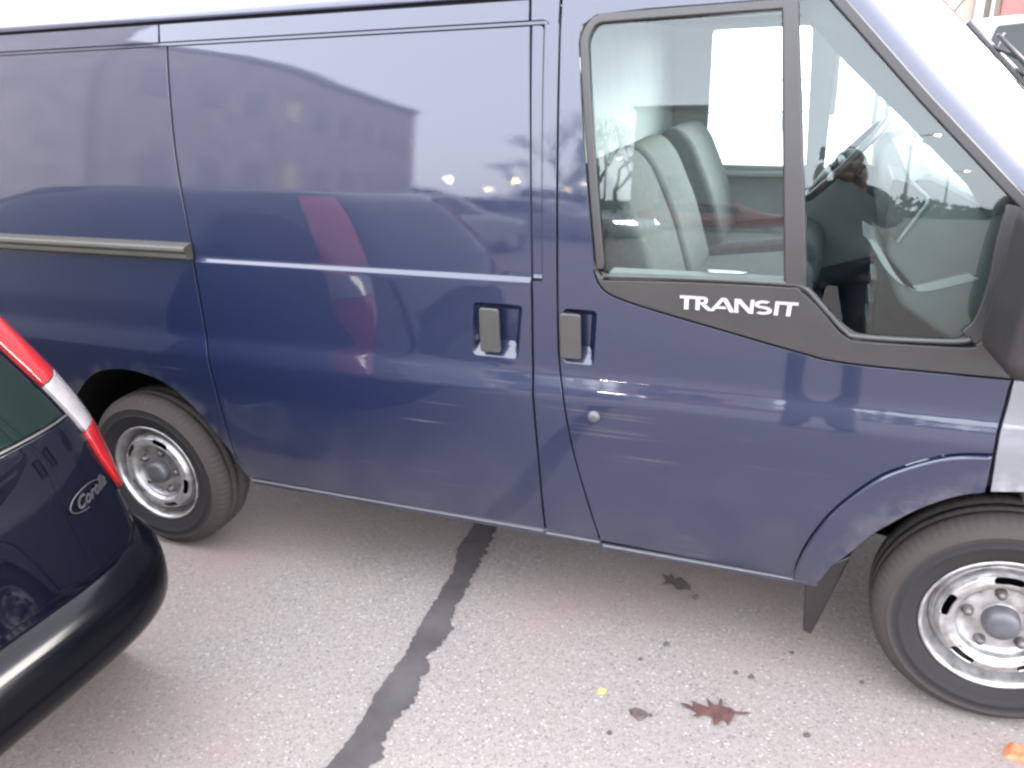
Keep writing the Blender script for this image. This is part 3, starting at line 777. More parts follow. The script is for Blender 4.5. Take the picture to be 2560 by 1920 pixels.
# seats
def seat(x0, y0, y1, parent=van):
    ym = (y0+y1)/2
    cush = fillet([(x0, .80), (x0+.52, .84), (x0+.55, 1.02), (x0+.48, 1.10), (x0+.05, 1.05)], .05)
    V, F = prism(cush, y0, y1); s = bev('seat', V, F, 'seat_cloth', parent, .05, 4)
    back = fillet([(x0+.02, 1.02), (x0+.17, 1.04), (x0+.10, 1.28), (x0+.02, 1.46), (x0-.04, 1.52), (x0-.12, 1.50), (x0-.06, 1.28)], .05)
    V, F = prism(back, y0+.01, y1-.01); bev('seat_back', V, F, 'seat_cloth', s, .05, 4)
    V, F = box(x0+.02, x0+.48, y0+.04, y1-.04, .48, .82); mk('seat_base', V, F, 'dash_dark', s)
    return s
seat(-1.12, .14, .60); seat(-1.12, .63, 1.05); seat(-1.10, 1.25, 1.76)
# dashboard
dash = [(-.405, 1.27), (-.41, 1.42), (-.385, 1.475), (-.33, 1.492), (-.24, 1.445), (-.15, 1.395), (.0, 1.39), (.30, 1.16), (.20, .62), (.02, .60), (-.08, .98), (-.26, 1.10), (-.36, 1.17)]
V, F = prism(fillet(dash, .03, 4), .12, 1.86); ds = bev('dashboard', V, F, 'dash_mid', van, .02, 3)
V, F = prism([(-.375, 1.478), (-.33, 1.499), (-.15, 1.404), (-.02, 1.40), (-.02, 1.385), (-.15, 1.385), (-.33, 1.480)], .125, 1.15); bev('dash_top_sheen', V, F, 'light_trim', ds, .006)  # pale sheet, paints the bright reflection on the dash top as colour
V, F = prism(fillet([(-.412, 1.49), (-.356, 1.468), (-.333, 1.440), (-.350, 1.403), (-.386, 1.333), (-.418, 1.375)], .012), .108, .40); bev('glovebox', V, F, 'dash_dark', ds, .008)
V, F = tube(spline([(-.372, .104, 1.482), (-.350, .104, 1.462), (-.329, .104, 1.440), (-.347, .104, 1.403), (-.384, .104, 1.333)], 4), .0045, 6); mk('glovebox_edge', V, F, 'light_trim', ds, smooth=True)
V, F = prism(fillet([(-.38, .78), (-.375, 1.12), (-.285, 1.335), (-.18, 1.30), (-.12, .75)], .03), .80, 1.12); bev('centre_console', V, F, 'dash_dark', ds, .02)
V, F = join(*[box(-.393+.0*i, -.37, .84, 1.08, .86+.075*i, .90+.075*i) for i in range(3)]); bev('radio', V, F, 'grey_plastic', ds, .004)
V, F = prism(fillet([(-.33, 1.28), (-.30, 1.44), (-.20, 1.52), (.0, 1.45), (-.10, 1.30)], .04), 1.22, 1.66); bev('instrument_hood', V, F, 'dash_dark', ds, .04, 4)
for yv in (.20, .62, 1.20):
    V, F = lathe([(0, 0), (.04, 0), (.045, .006), (.045, .02)], -.26, yv, 1.30, 20)
    V = [(x-.03+(-(y-yv))*.0, yv+(z-1.30)*1.0+.0, 1.31+(x+.26)*.6) for x, y, z in V]
    mk('air_vent', V, F, 'dash_dark', ds, smooth=True)
# pale curved band at the end of the dashboard
bandp = spline([(-.450, 1.345), (-.438, 1.335), (-.414, 1.300), (-.388, 1.262), (-.350, 1.228), (-.312, 1.226), (-.262, 1.242), (-.205, 1.262)], 5)
bt = [(x-.013, z+.004) for x, z in bandp]; bb = [(x+.013, z-.010) for x, z in bandp]
V, F = prism(bb+bt[::-1], .10, .30)
mk('dash_trim', V, F, 'light_trim', ds)
# steering wheel
cs = Vector((-.515, 1.42, 1.375)); uax = Vector((.66, 0, .75)).normalized(); vax = Vector((0, 1, 0)); nax = uax.cross(vax)
ring = [cs+uax*.195*math.cos(a)+vax*.195*math.sin(a) for a in [2*math.pi*i/48 for i in range(49)]]
V, F = tube(ring, .0155, 10); sw = mk('steering_wheel', V, F, 'dash_dark', van, smooth=True)
V, F = join(*[tube([cs+nax*.02+(uax*math.cos(a)+vax*math.sin(a))*.05, cs+(uax*math.cos(a)+vax*math.sin(a))*.19], .014, 6) for a in (R(90), R(-90), R(200), R(160))])
mk('spoke', V, F, 'dash_dark', sw, smooth=True)
sgn = 1 if nax.x > 0 else -1
hubc = cs+nax*sgn*.03
V, F = ball(hubc, .065, 1, 1, 1, 14, 9); mk('wheel_hub', V, F, 'dash_dark', sw, smooth=True)
V, F = tube([hubc, hubc+Vector((.17, 0, -.12))], .045, 10); mk('steering_column', V, F, 'dash_dark', sw, smooth=True)

# ---- wheels
def rim_y(r_):
    pts = [(.040, .026), (.052, .030), (.096, .032), (.106, .026), (.114, .009), (.122, .001), (.135, -.003), (.149, -.001), (.159, .012), (.166, .030), (.174, .042)]
    if r_ <= pts[0][0]: return pts[0][1]
    for (a, ya), (b, yb) in zip(pts, pts[1:]):
        if r_ <= b:
            t = (r_-a)/(b-a); t = t*t*(3-2*t); return ya+(yb-ya)*t
    return pts[-1][1]
def wheel(cx, rot, cyw, parent, side=1):
    cz = .322
    w_ = empty('wheel', Vector((cx, cyw, cz))-wloc(parent)); w_.parent = parent
    tp = [(.196, .012), (.204, .000), (.212, -.006), (.232, -.014), (.248, -.0175), (.250, -.0195), (.256, -.0200), (.258, -.0185), (.264, -.019), (.280, -.0165), (.282, -.0185), (.2845, -.0180), (.286, -.0145), (.290, -.013), (.304, -.004), (.314, .006), (.3215, .018), (.3255, .032), (.3265, .048), (.319, .050), (.319, .055), (.3270, .057), (.3272, .085), (.319, .087), (.319, .093), (.3272, .095), (.3270, .125), (.3250, .145), (.314, .170), (.288, .190), (.23, .192), (.20, .180)]
    V, F = lathe([(a, b*side) for a, b in tp], cx, cyw, cz, 120)
    if side < 0: F = [tuple(reversed(f)) for f in F]
    mk('tyre', V, F, 'tyre', w_, smooth=True)
    bp_ = [(.204, -.002), (.203, -.005), (.199, -.006), (.194, -.002), (.190, .012), (.186, .026), (.181, .036), (.176, .044), (.173, .050), (.168, .10)]
    V, F = lathe([(a, b*side) for a, b in bp_], cx, cyw, cz, 96)
    if side < 0: F = [tuple(reversed(f)) for f in F]
    mk('rim', V, F, 'steel', w_, smooth=True)
    # disc with five real slots: built flat in (angle*0.13, radius)
    K = .13
    slots = []
    for k in range(5):
        a0 = rot+2*math.pi*k/5
        a0 = a0 % (2*math.pi)
        half = .25
        if a0 < half+.02: a0 = half+.03
        if a0 > 2*math.pi-half-.02: a0 = 2*math.pi-half-.03
        slots.append(fillet([((a0-half)*K, .1310), ((a0+half)*K, .1310), ((a0+half)*K, .1530), ((a0-half)*K, .1530)], .0105, 5))
    def f(u, v):
        a = u/K; return (cx+v*math.cos(a), cyw+rim_y(v)*side, cz+v*math.sin(a))
    surf('wheel_disc', [(0, .04), (2*math.pi*K, .04), (2*math.pi*K, .174), (0, .174)], f, 'steel', w_, holes=slots,
         ucuts=[2*math.pi*K*i/72 for i in range(1, 72)], vcuts=[.05, .06, .07, .078, .085, .092, .097, .102, .107, .112, .12, .128, .135, .142, .147, .152, .156, .16, .163, .166, .17], out=(0, -side, 0), bevel=.0, thick=.003, step=.006, eps=.001)
    V, F = lathe([(a, b*side) for a, b in [(0, -.012), (.020, -.013), (.036, -.010), (.044, -.002), (.047, .012), (.048, .034)]], cx, cyw, cz, 40); mk('hub_cap', V, F, 'hub_cap', w_, smooth=True)
    for k in range(5):
        a = rot+2*math.pi*(k+.08)/5; nx_, nz_ = cx+.083*math.cos(a), cz+.083*math.sin(a)
        V, F = lathe([(a_, b*side) for a_, b in [(0, .008), (.008, .009), (.0115, .013), (.013, .020), (.016, .028), (.017, .034)]], nx_, cyw, nz_, 6 if False else 14); mk('wheel_nut', V, F, 'nut', w_, smooth=True)
    V, F = lathe([(0, .075*side), (.10, .075*side), (.165, .10*side)], cx, cyw, cz, 32); mk('brake_drum', V, F, 'liner', w_, smooth=True)
    return w_
# tyre rubber with shoulder grooves
m = mat('tyre', (.030, .027, .026), .85, spec=.25, noise=.25, nscale=7); t = m.node_tree; b = t.nodes['Principled BSDF']
tc = t.nodes.new("ShaderNodeTexCoord"); sx = t.nodes.new("ShaderNodeSeparateXYZ"); t.links.new(tc.outputs['Object'], sx.inputs[0])
at = t.nodes.new("ShaderNodeMath"); at.operation = 'ARCTAN2'; t.links.new(sx.outputs[2], at.inputs[0]); t.links.new(sx.outputs[0], at.inputs[1])
ml = t.nodes.new("ShaderNodeMath"); ml.operation = 'MULTIPLY'; ml.inputs[1].default_value = 84; t.links.new(at.outputs[0], ml.inputs[0])
sn = t.nodes.new("ShaderNodeMath"); sn.operation = 'SINE'; t.links.new(ml.outputs[0], sn.inputs[0])
ln = t.nodes.new("ShaderNodeVectorMath"); ln.operation = 'LENGTH'
cb = t.nodes.new("ShaderNodeCombineXYZ"); t.links.new(sx.outputs[0], cb.inputs[0]); t.links.new(sx.outputs[2], cb.inputs[2]); t.links.new(cb.outputs[0], ln.inputs[0])
rg = t.nodes.new("ShaderNodeMapRange"); rg.inputs[1].default_value = .300; rg.inputs[2].default_value = .308; t.links.new(ln.outputs['Value'], rg.inputs[0])
m3 = t.nodes.new("ShaderNodeMath"); m3.operation = 'MULTIPLY'; t.links.new(sn.outputs[0], m3.inputs[0]); t.links.new(rg.outputs[0], m3.inputs[1])
bp = t.nodes.new("ShaderNodeBump"); bp.inputs['Strength'].default_value = .35; bp.inputs['Distance'].default_value = .002
t.links.new(m3.outputs[0], bp.inputs['Height']); t.links.new(bp.outputs[0], b.inputs['Normal'])
# dusty ring on the outer sidewall
r3 = t.nodes.new("ShaderNodeMapRange"); r3.inputs[1].default_value = .268; r3.inputs[2].default_value = .284; t.links.new(ln.outputs['Value'], r3.inputs[0])
mixd = t.nodes.new("ShaderNodeMix"); mixd.data_type = 'RGBA'; mixd.inputs[6].default_value = (.014, .0125, .013, 1); mixd.inputs[7].default_value = (.034, .028, .025, 1)
t.links.new(r3.outputs[0], mixd.inputs[0]); t.links.new(mixd.outputs[2], b.inputs['Base Color'])
wheel(0, R(92), .030, van); wheel(-2.933, R(70), .030, van)
wheel(0, R(20), 1.93, van, -1); wheel(-2.933, R(50), 1.93, van, -1)
# wheel housings
def housing(cx, rad, cz, y0, y1, a0=8, a1=172, inner=True):
    V = []; F = []; n = 30
    for i in range(n+1):
        a = R(a0+(a1-a0)*i/n)
        V += [(cx+rad*math.cos(a), y0, cz+rad*math.sin(a)), (cx+rad*math.cos(a), y1, cz+rad*math.sin(a))]
    for i in range(n): F.append((2*i, 2*i+1, 2*i+3, 2*i+2))
    b = len(V); V.append((cx, y1, cz))
    for i in range(n): F.append((2*i+1, b, 2*i+3))
    return mk('wheel_housing', V, F, 'liner', van, smooth=False)
housing(-2.94, .455, .325, .035, .34); housing(0.0, .462, .31, .035, .36)
housing(-2.94, .455, .325, 1.92, 1.62); housing(0.0, .462, .31, 1.92, 1.60)
# mud flap behind the front wheel
V = [(-.508, .075, .345), (-.385, .110, .415), (-.375, .30, .415), (-.50, .28, .345), (-.494, .110, .115), (-.468, .125, .095), (-.455, .30, .095), (-.485, .29, .115)]
F = [(0, 1, 5, 4), (1, 2, 6, 5), (2, 3, 7, 6), (3, 0, 4, 7), (4, 5, 6, 7), (0, 3, 2, 1)]
bev('mud_flap', V, F, 'black_plastic', van, .008)

# ================================================================== LOFTED CARS
NP = 7.0
class Body:
    def __init__(s, loc, rot, zs, xr, xf, hw, wheels, wr=.30, zt=1.47):
        s.z, s.xr, s.xf, s.hw = zs, xr, xf, hw; s.loc = Vector(loc); s.rot = rot; s.wheels = wheels; s.wr = wr
        s.c, s.s_ = math.cos(rot), math.sin(rot)
        s.fr, s.ff, s.fh = _pchip(zs, xr), _pchip(zs, xf), _pchip(zs, hw)
    def W(s, x, y, z): return (s.loc.x+s.c*x-s.s_*y, s.loc.y+s.s_*x+s.c*y, s.loc.z+z)
    def pt(s, u, v, z):    # u,v normalised
        a, b = s.fr(z), s.ff(z); m_, L = (a+b)/2, (a-b)/2
        return (m_+L*u, s.fh(z)*v, z)
    def rear(s, t, z, off=0):
        t2 = min(abs(t), .9995); return s.W(*[q+o for q, o in zip(s.pt((1-t2**NP)**(1/NP), t, z), (off, 0, 0))])
    def front(s, t, z):
        t2 = min(abs(t), .9995); return s.W(*s.pt(-(1-t2**NP)**(1/NP), t, z))
    def flank(s, x, z, sg):
        a, b = s.fr(z), s.ff(z); m_, L = (a+b)/2, (a-b)/2; u = min(abs((x-m_)/L), .9995)
        return s.W(x, sg*s.fh(z)*(1-u**NP)**(1/NP), z)
def plan():
    o = []
    ts = [0, .2, .4, .55, .68, .78, .85, .90]
    a = [((1-t**NP)**(1/NP), t) for t in ts]
    us = [.90, .82, .7, .5, .25, 0]
    b = [(u, (1-u**NP)**(1/NP)) for u in us]
    q = a+b
    q2 = [(-u, v) for u, v in reversed(q[:-1])]
    half = q+q2
    return half+[(u, -v) for u, v in reversed(half[1:-1])]
PL = plan()
def car(name, B, paint, label, group=None, windows=True, roof_z=None, lit=False, details=True):
    root = empty(name, B.loc, label, 'car', group)
    V = []; n = len(PL)
    zl = []
    for a, b in zip(B.z, B.z[1:]):
        k = max(1, int((b-a)/.035)); zl += [a+(b-a)*j/k for j in range(k)]
    zl.append(B.z[-1])
    for z in zl: V += [B.W(*B.pt(u, v, z)) for u, v in PL]
    F = []
    for j in range(len(zl)-1):
        for i in range(n): F.append((j*n+i, j*n+(i+1) % n, (j+1)*n+(i+1) % n, (j+1)*n+i))
    # crown of the roof
    top = B.z[-1]; b0 = len(V)-n
    for sc_, dz in ((.8, .018), (.5, .032), (.15, .038)):
        b1 = len(V); V += [B.W((B.fr(top)+B.ff(top))/2+(B.fr(top)-B.ff(top))/2*u*sc_, B.fh(top)*v*sc_, top+dz) for u, v in PL]
        for i in range(n): F.append((b0+i, b0+(i+1) % n, b1+(i+1) % n, b1+i))
        b0 = b1
    F.append(tuple(b0+i for i in range(n)))
    body = mk('body', V, F, paint, root, smooth=True)
    zb, zt = B.belt
    cabr, cabf = B.fr(zb+.05), B.ff(zb+.05)
    if windows:
        for sg in (1, -1):
            xa, xb = B.ff(zb+.06)+.42, B.fr(zb+.06)-.35
            ta, tb = B.ff(zt)+.30, B.fr(zt)-.22
            L = xb-xa; m1, m2 = xa+L*.42, xa+L*.78
            tl = tb-ta; n1, n2 = ta+tl*.40, ta+tl*.80
            quads = [[(xa, zb), (m1-.03, zb), (n1-.03, zt), (ta, zt)], [(m1+.03, zb), (m2-.03, zb), (n2-.02, zt), (n1+.03, zt)], [(m2+.03, zb), (xb, zb+.03), (tb, zt-.02), (n2+.04, zt)]]
            for q in quads:
                surf('side_window', fillet(q, .03), lambda x, z, sg=sg: B.flank(x, z, sg), 'car_glass', root, out=(Vector(B.W(0, sg, 0))-Vector(B.W(0, 0, 0))), off=.004, bevel=.002, thick=.006, ucuts=(), vcuts=[zb+(zt-zb)*k/6 for k in range(1, 6)], step=.1)
            for xs_ in (m1, m2):
                pass
        surf('rear_window', fillet([(-.74, zb+.02), (.74, zb+.02), (.70, zt-.01), (-.70, zt-.01)], .06), lambda t_, z: B.rear(t_, z), 'car_glass', root, out=Vector(B.W(1, 0, 0))-Vector(B.W(0, 0, 0)), off=.004, bevel=.003, thick=.006, ucuts=[-.6, -.4, -.2, 0, .2, .4, .6], vcuts=[zb+(zt-zb)*k/6 for k in range(1, 6)], step=.08)
        surf('windscreen', fillet([(-.80, zb+.03), (.80, zb+.03), (.78, zt-.01), (-.78, zt-.01)], .06), lambda t_, z: B.front(t_, z), 'car_glass', root, out=Vector(B.W(-1, 0, 0))-Vector(B.W(0, 0, 0)), off=.004, bevel=.003, thick=.006, ucuts=[-.6, -.4, -.2, 0, .2, .4, .6], vcuts=[zb+(zt-zb)*k/6 for k in range(1, 6)], step=.08)
    for xw in B.wheels:
        for sg in (1, -1):
            c0 = (xw, sg*(max(B.hw)-.19 if sg > 0 else max(B.hw)-.19)); 
            seg = 28
            def cyl(pr):
                V = []; k = len(pr)
                for i in range(seg):
                    a = 2*math.pi*i/seg
                    for r_, y in pr: V.append(B.W(xw+r_*math.cos(a), sg*(max(B.hw)-.01-y), B.wr+r_*math.sin(a)))
                F = [(i*k+j, ((i+1) % seg)*k+j, ((i+1) % seg)*k+j+1, i*k+j+1) for i in range(seg) for j in range(k-1)]
                if sg > 0: F = [tuple(reversed(f)) for f in F]
                return V, F
            R0 = B.wr
            # flat black disc painting in the arch shadow, tyre, rim
            V, F = cyl([(0, .018), (R0+.07, .018), (R0+.075, .03)]); mk('arch_shadow', V, F, 'liner', root)
            V, F = cyl([(R0*.62, .012), (R0*.66, .002), (R0*.85, -.004), (R0*.98, .012), (R0, .04), (R0, .18)]); mk('tyre', V, F, 'rubber', root, smooth=True)
            V, F = cyl([(0, .006), (R0*.2, .004), (R0*.25, .012), (R0*.55, .006), (R0*.62, .0), (R0*.63, .02)]); mk('rim', V, F, 'steel', root, smooth=True)
    if details:
        for sg in (1, -1):
            o_ = Vector(B.W(-1, 0, 0))-Vector(B.W(0, 0, 0))
            surf('headlight', fillet([(sg*.55, .62), (sg*.93, .64), (sg*.93, .76), (sg*.58, .74)], .03), lambda t_, z: B.front(t_, z), 'head_glow' if lit else 'clear_lens', root, out=o_, off=.008, bevel=.004, step=.05)
            o_ = Vector(B.W(1, 0, 0))-Vector(B.W(0, 0, 0))
            if not B.custom_rear:
                surf('tail_light', fillet([(sg*.72, .72), (sg*.95, .74), (sg*.95, .92), (sg*.75, .90)], .03), lambda t_, z: B.rear(t_, z), 'red_lens', root, out=o_, off=.008, bevel=.004, step=.05)
        surf('front_bumper', fillet([(-.9, .24), (.9, .24), (.9, .50), (-.9, .50)], .05), lambda t_, z: B.front(t_, z), paint, root, out=Vector(B.W(-1, 0, 0))-Vector(B.W(0, 0, 0)), off=.03, bevel=.02, ucuts=[-.7, -.4, 0, .4, .7], step=.06)
    return root, body
def hatch(loc, rot, L=4.1, h=1.47, w_=.85, wr=.30, custom=False):
    k = h/1.47
    zs = [.20, .30, .45, .60, .75, .90, 1.0, 1.2, 1.36, 1.43]
    zs = [z*k for z in zs]
    h2 = L/2
    xr = [h2-.08, h2-.02, h2, h2-.02, h2-.04, h2-.07, h2-.10, h2-.22, h2-.34, h2-.46]
    xf = [-h2+.10, -h2+.02, -h2, -h2+.03, -h2+.10, -h2+.62, -h2+1.06, -h2+1.42, -h2+1.72, -h2+1.95]
    hw = [w_-.07, w_-.02, w_, w_, w_-.003, w_-.02, w_-.05, w_-.12, w_-.18, w_-.22]
    B = Body(loc, rot, zs, xr, xf, hw, (-h2+.80, h2-.78), wr); B.belt = (.97*k, 1.38*k); B.custom_rear = custom
    return B

# ---- the dark estate-like hatchback at lower left, rear towards +X
B = hatch((-2.07-2.10, -1.37, 0), 0, 4.2, 1.47, .85, custom=True)
B.xr = [1.62, 1.74, 2.02, 1.99, 1.955, 1.915, 1.88, 1.77, 1.66, 1.58]; B.fr = _pchip(B.z, B.xr)
hcar, hbody = car('parked_car', B, 'navy_paint', 'very dark navy hatchback with tall curved red and white tail light, parked beside the van')
for k in [o for o in bpy.data.objects if o.parent == hcar and o.name.startswith('rear_window')]: bpy.data.objects.remove(k)
XO = (1, 0, 0)
rm = lambda t_, z: B.rear(t_, z)
UC = [-.9+.1*i for i in range(19)]+[.83, .86, .88, .92, .94, .96, -.83, -.86, -.88, -.92, -.94, -.96]
VC = [.6+.04*i for i in range(21)]
# tail lights: one tall strip each side; lens pieces are sub-parts
for sg in (1, -1):
    def lens(z0, z1, tt=False):
        n = 8; a = []; b_ = []
        for i in range(n+1):
            z = z0+(z1-z0)*i/n
            s = (z-.73)/.70
            inn = .783-.035*max(0, s-.3); outt = .90+.035*math.sin(max(0, min(1, s*1.3))*math.pi*.5)
            if s < .18:
                q = max(0, s)/.18; mid = .84; inn = mid-(mid-inn)*math.sqrt(q); outt = mid+(outt-mid)*math.sqrt(q)
            a.append((sg*outt, z)); b_.append((sg*inn, z))
        return a+b_[::-1]
    lightroot = surf('tail_light', lens(.735, 1.41), rm, 'dark_gap', hcar, out=XO, off=.006, bevel=.004, thick=.02, ucuts=UC, vcuts=VC, step=.03)
    for z0, z1, mm in ((.740, .927, 'red_lens'), (.928, 1.066, 'clear_lens'), (1.067, 1.405, 'red_lens')):
        surf('lens', inset(lens(z0, z1), .0008), rm, mm, lightroot, out=XO, off=.016, bevel=.002, thick=.012, ucuts=UC, vcuts=VC, step=.03)
# rear glass, hatch lid, bumper
surf('rear_window', fillet([(-.765, .992), (.765, .992), (.755, 1.10), (.725, 1.385), (-.725, 1.385), (-.755, 1.10)], .03), rm, 'car_glass', hcar, out=XO, off=.004, bevel=.003, thick=.01, ucuts=UC, vcuts=VC, step=.04)
ribm = surf('tailgate', fillet([(-.70, .625), (.70, .625), (.795, .72), (.785, .982), (-.785, .982), (-.795, .72)], {0: .05, 1: .05, 2: .05, 5: .05}), rm, 'navy_paint', hcar, out=XO, off=.006, bevel=.006, thick=.02, ucuts=UC, vcuts=VC, step=.04)
surf('waist_trim', [(-.775, .983), (.775, .983), (.775, .988), (-.775, .988)], rm, 'grey_plastic', hcar, out=XO, off=.0075, bevel=.002, thick=.01, ucuts=UC, step=.05)
# bumper as its own swept shell round the corner
zb_ = [.365, .370, .380, .398, .44, .50, .548, .566, .590, .606, .612, .610]
ob_ = [-.22, -.09, -.02, .018, .043, .050, .050, .044, .022, .004, -.02, -.07]
V = []; npz = len(zb_)
half = [(1.0*u, v) for u, v in [((1-t**NP)**(1/NP), t) for t in (0, .15, .3, .45, .58, .68, .76, .82, .87, .905)]+[(u, (1-u**NP)**(1/NP)) for u in (.90, .86, .82, .77, .72)]]
ring2 = [(u, -v) for u, v in reversed(half[1:])]+half
for z, o_ in zip(zb_, ob_):
    zz = min(max(z, .45), .55)
    for u, v in ring2:
        x, y, _ = B.pt(u, v, zz)
        # outward direction in plan
        nxv = Vector((abs(u)**(NP-1)/((B.fr(zz)-B.ff(zz))/2), math.copysign(abs(v)**(NP-1), v)/B.fh(zz))).normalized()
        V.append(B.W(x+nxv.x*o_, y+nxv.y*(o_*.8), z))
n = len(ring2)
F = [(j*n+i, j*n+i+1, (j+1)*n+i+1, (j+1)*n+i) for j in range(npz-1) for i in range(n-1)]
bmp = mk('rear_bumper', V, F, 'navy_bumper', hcar, smooth=True)
bmod = bmp.modifiers.new('sub', 'SUBSURF'); bmod.levels = 1; bmod.render_levels = 1
# protective strip groove along the bumper top edge
# script lettering on the tailgate
def text_mesh(body_, size, shear, name, fmap, m, parent, depth=.004):
    cu = bpy.data.curves.new(name, 'FONT'); cu.body = body_; cu.size = size; cu.shear = shear; cu.extrude = .5; cu.offset = size*.012
    cu.resolution_u = 4
    to = bpy.data.objects.new(name, cu); COL.objects.link(to); bpy.context.view_layer.update()
    me = bpy.data.meshes.new_from_object(to.evaluated_get(bpy.context.evaluated_depsgraph_get()))
    V = [fmap(v.co.x, v.co.y, (v.co.z+.5)*depth) for v in me.vertices]; F = [tuple(p.vertices) for p in me.polygons]
    bpy.data.objects.remove(to); bpy.data.curves.remove(cu); bpy.data.meshes.remove(me)
    return mk(name, V, F, m, parent)
def tg(x, y, d):     # x along +Y of the world (from the near end), metres
    t_ = (-.86+1.37+x)/.84; z = .785+y+x*.10
    p = B.rear(t_, z); return (p[0]+.013+d, p[1], p[2])
text_mesh('Corolla', .040, .5, 'badge', tg, 'badge_dim', hcar)
sws = [tg(.045+.062*math.cos(a), .013+.024*math.sin(a), .001) for a in [math.pi*2*i/40 for i in range(2, 30)]]
V, F = tube(sws, .0016, 5); mk('badge_swoosh', V, F, 'badge_dim', hcar, smooth=True)
V, F = box(-.62, .62, 0, 1, 0, 1)
pl = B.W(2.10, 0, .42)

# ================================================================== things behind the camera (they show in the paint and panes)
silver1, _ = car('parked_car', hatch((-5.6, -12.6, 0), R(190), 4.2, 1.45), 'silver_car', 'silver hatchback with lit headlight, reflected in the side window', lit=True)
car('parked_car', hatch((-3.0, -18.5, 0), R(178), 4.3, 1.45), 'red_car', 'dark red saloon reflected behind the silver car')
car('parked_car', hatch((-8.6, -9.6, 0), R(95), 4.2, 1.5), 'grey_car', 'grey hatchback reflected in the sliding door beside the dark building')
car('parked_car', hatch((-11.2, -12.6, 0), R(92), 4.3, 1.48), 'navy_paint', 'dark hatchback in the reflected row, farther along')
car('parked_car', hatch((-5.9, -8.0, 0), R(98), 4.0, 1.5), 'grey_car', 'grey hatchback reflected in the sliding door, nearest the van')

def facade(name, x0, x1, y0, y1, h, mtl, label, cols=(), wins=True, base=0, winside='front'):
    root = empty(name, ((x0+x1)/2, (y0+y1)/2, base), label, 'building')
    V, F = box(x0, x1, y0, y1, base, base+h); mk('wall', V, F, mtl, root)
    V, F = box(x0-.15, x1+.15, y0-.15, y1+.15, base+h, base+h+.25); mk('roof', V, F, 'grey_wall', root)
    return root
# long dark hall running away on the left
ang = math.atan2(-20, -4.7)
hall = empty('hall_building', (-12.0, -8, 0), 'long dark flat-roofed hall reflected in the van side', 'building')
def obox(p0, p1, depth, h, z0=0):
    d = Vector((p1[0]-p0[0], p1[1]-p0[1])); L = d.length; d.normalize(); nn = Vector((d.y, -d.x))  # points to -x side
    if nn.x > 0: nn = -nn
    q = [Vector(p0), Vector(p1), Vector(p1)+nn*depth, Vector(p0)+nn*depth]
    V = [(a.x, a.y, z0) for a in q]+[(a.x, a.y, z0+h) for a in q]
    F = [(0, 1, 2, 3), (7, 6, 5, 4), (0, 4, 5, 1), (1, 5, 6, 2), (2, 6, 7, 3), (3, 7, 4, 0)]
    return V, F
V, F = obox((-12.4, -8.6), (-16.7, -28), 12, 6.6); mk('wall', V, F, 'brick_wall', hall)
V, F = obox((-12.5, -1.0), (-12.6, -8.5), 12, 8.6); mk('wall', V, F, 'brick_wall', hall)
V, F = obox((-12.3, -8.5), (-16.6, -28.1), 12.2, .3, 6.6); mk('roof', V, F, 'grey_wall', hall)
d0, d1 = Vector((-12.4, -8.6)), Vector((-16.7, -28)); dd = (d1-d0)
for k in range(9):
    for zz in (1.6, 4.3):
        a = d0+dd*(.06+k*.105); b_ = a+dd*.045
        lit = (k, zz) in ((3, 4.3), (3, 1.6))
        V, F = obox((a.x+.04, a.y), (b_.x+.04, b_.y), .05, .9, zz); mk('window', V, F, 'window_lit' if lit else 'window_dark', hall)
facade('block_building', -8.5, -2.3, -44, -32, 7.4, 'grey_wall', 'plain grey flat-roofed block reflected in the cab window')

def lamp(x, y, h, mm, label, group='street lamps reflected in the van'):
    r_ = empty('street_lamp', (x, y, 0), label, 'street lamp', group)
    V, F = tube([(x, y, 0), (x, y, h*.5), (x, y, h)], [.09, .07, .05], 8); mk('pole', V, F, 'lamp_post', r_, smooth=True)
    V, F = tube([(x, y, h), (x+.4, y+.2, h+.12), (x+.9, y+.4, h+.15)], .04, 6); mk('arm', V, F, 'lamp_post', r_, smooth=True)
    V, F = ball((x+1.0, y+.45, h+.1), .2 if y < -60 else .11, 1.2, 1, .6, 12, 8); mk('lamp_head', V, F, mm, r_, smooth=True)
def pol(az, d, px=-1.3): return (px+d*math.sin(R(az)), -d*math.cos(R(az)))
for az, d, h, mm, lb in ((-26.1, 120, 5.2, 'lamp_white', 'white street lamp far off beside the dark hall'), (-23.2, 135, 3.6, 'lamp_glow', 'lowest amber street lamp of the reflected row'), (-21.5, 120, 5.0, 'lamp_glow', 'amber street lamp in the middle of the reflected row'),
                         (-17.8, 130, 4.0, 'lamp_glow', 'low amber street lamp near the pillar'), (-16.6, 120, 5.2, 'lamp_white', 'white street lamp at the dark fir'), (-14.7, 55, 5.8, 'lamp_white', 'white street lamp among bare trees'),
                         (2.2, 95, 4.4, 'lamp_glow', 'amber street lamp left of the near one'), (7.4, 60, 5.0, 'lamp_glow', 'amber street lamp right of the near one'),
                         (5.5, 40, 6.6, 'lamp_glow', 'near amber street lamp reflected at the windscreen pillar')):
    x, y = pol(az, d); lamp(x, y, h, mm, lb)

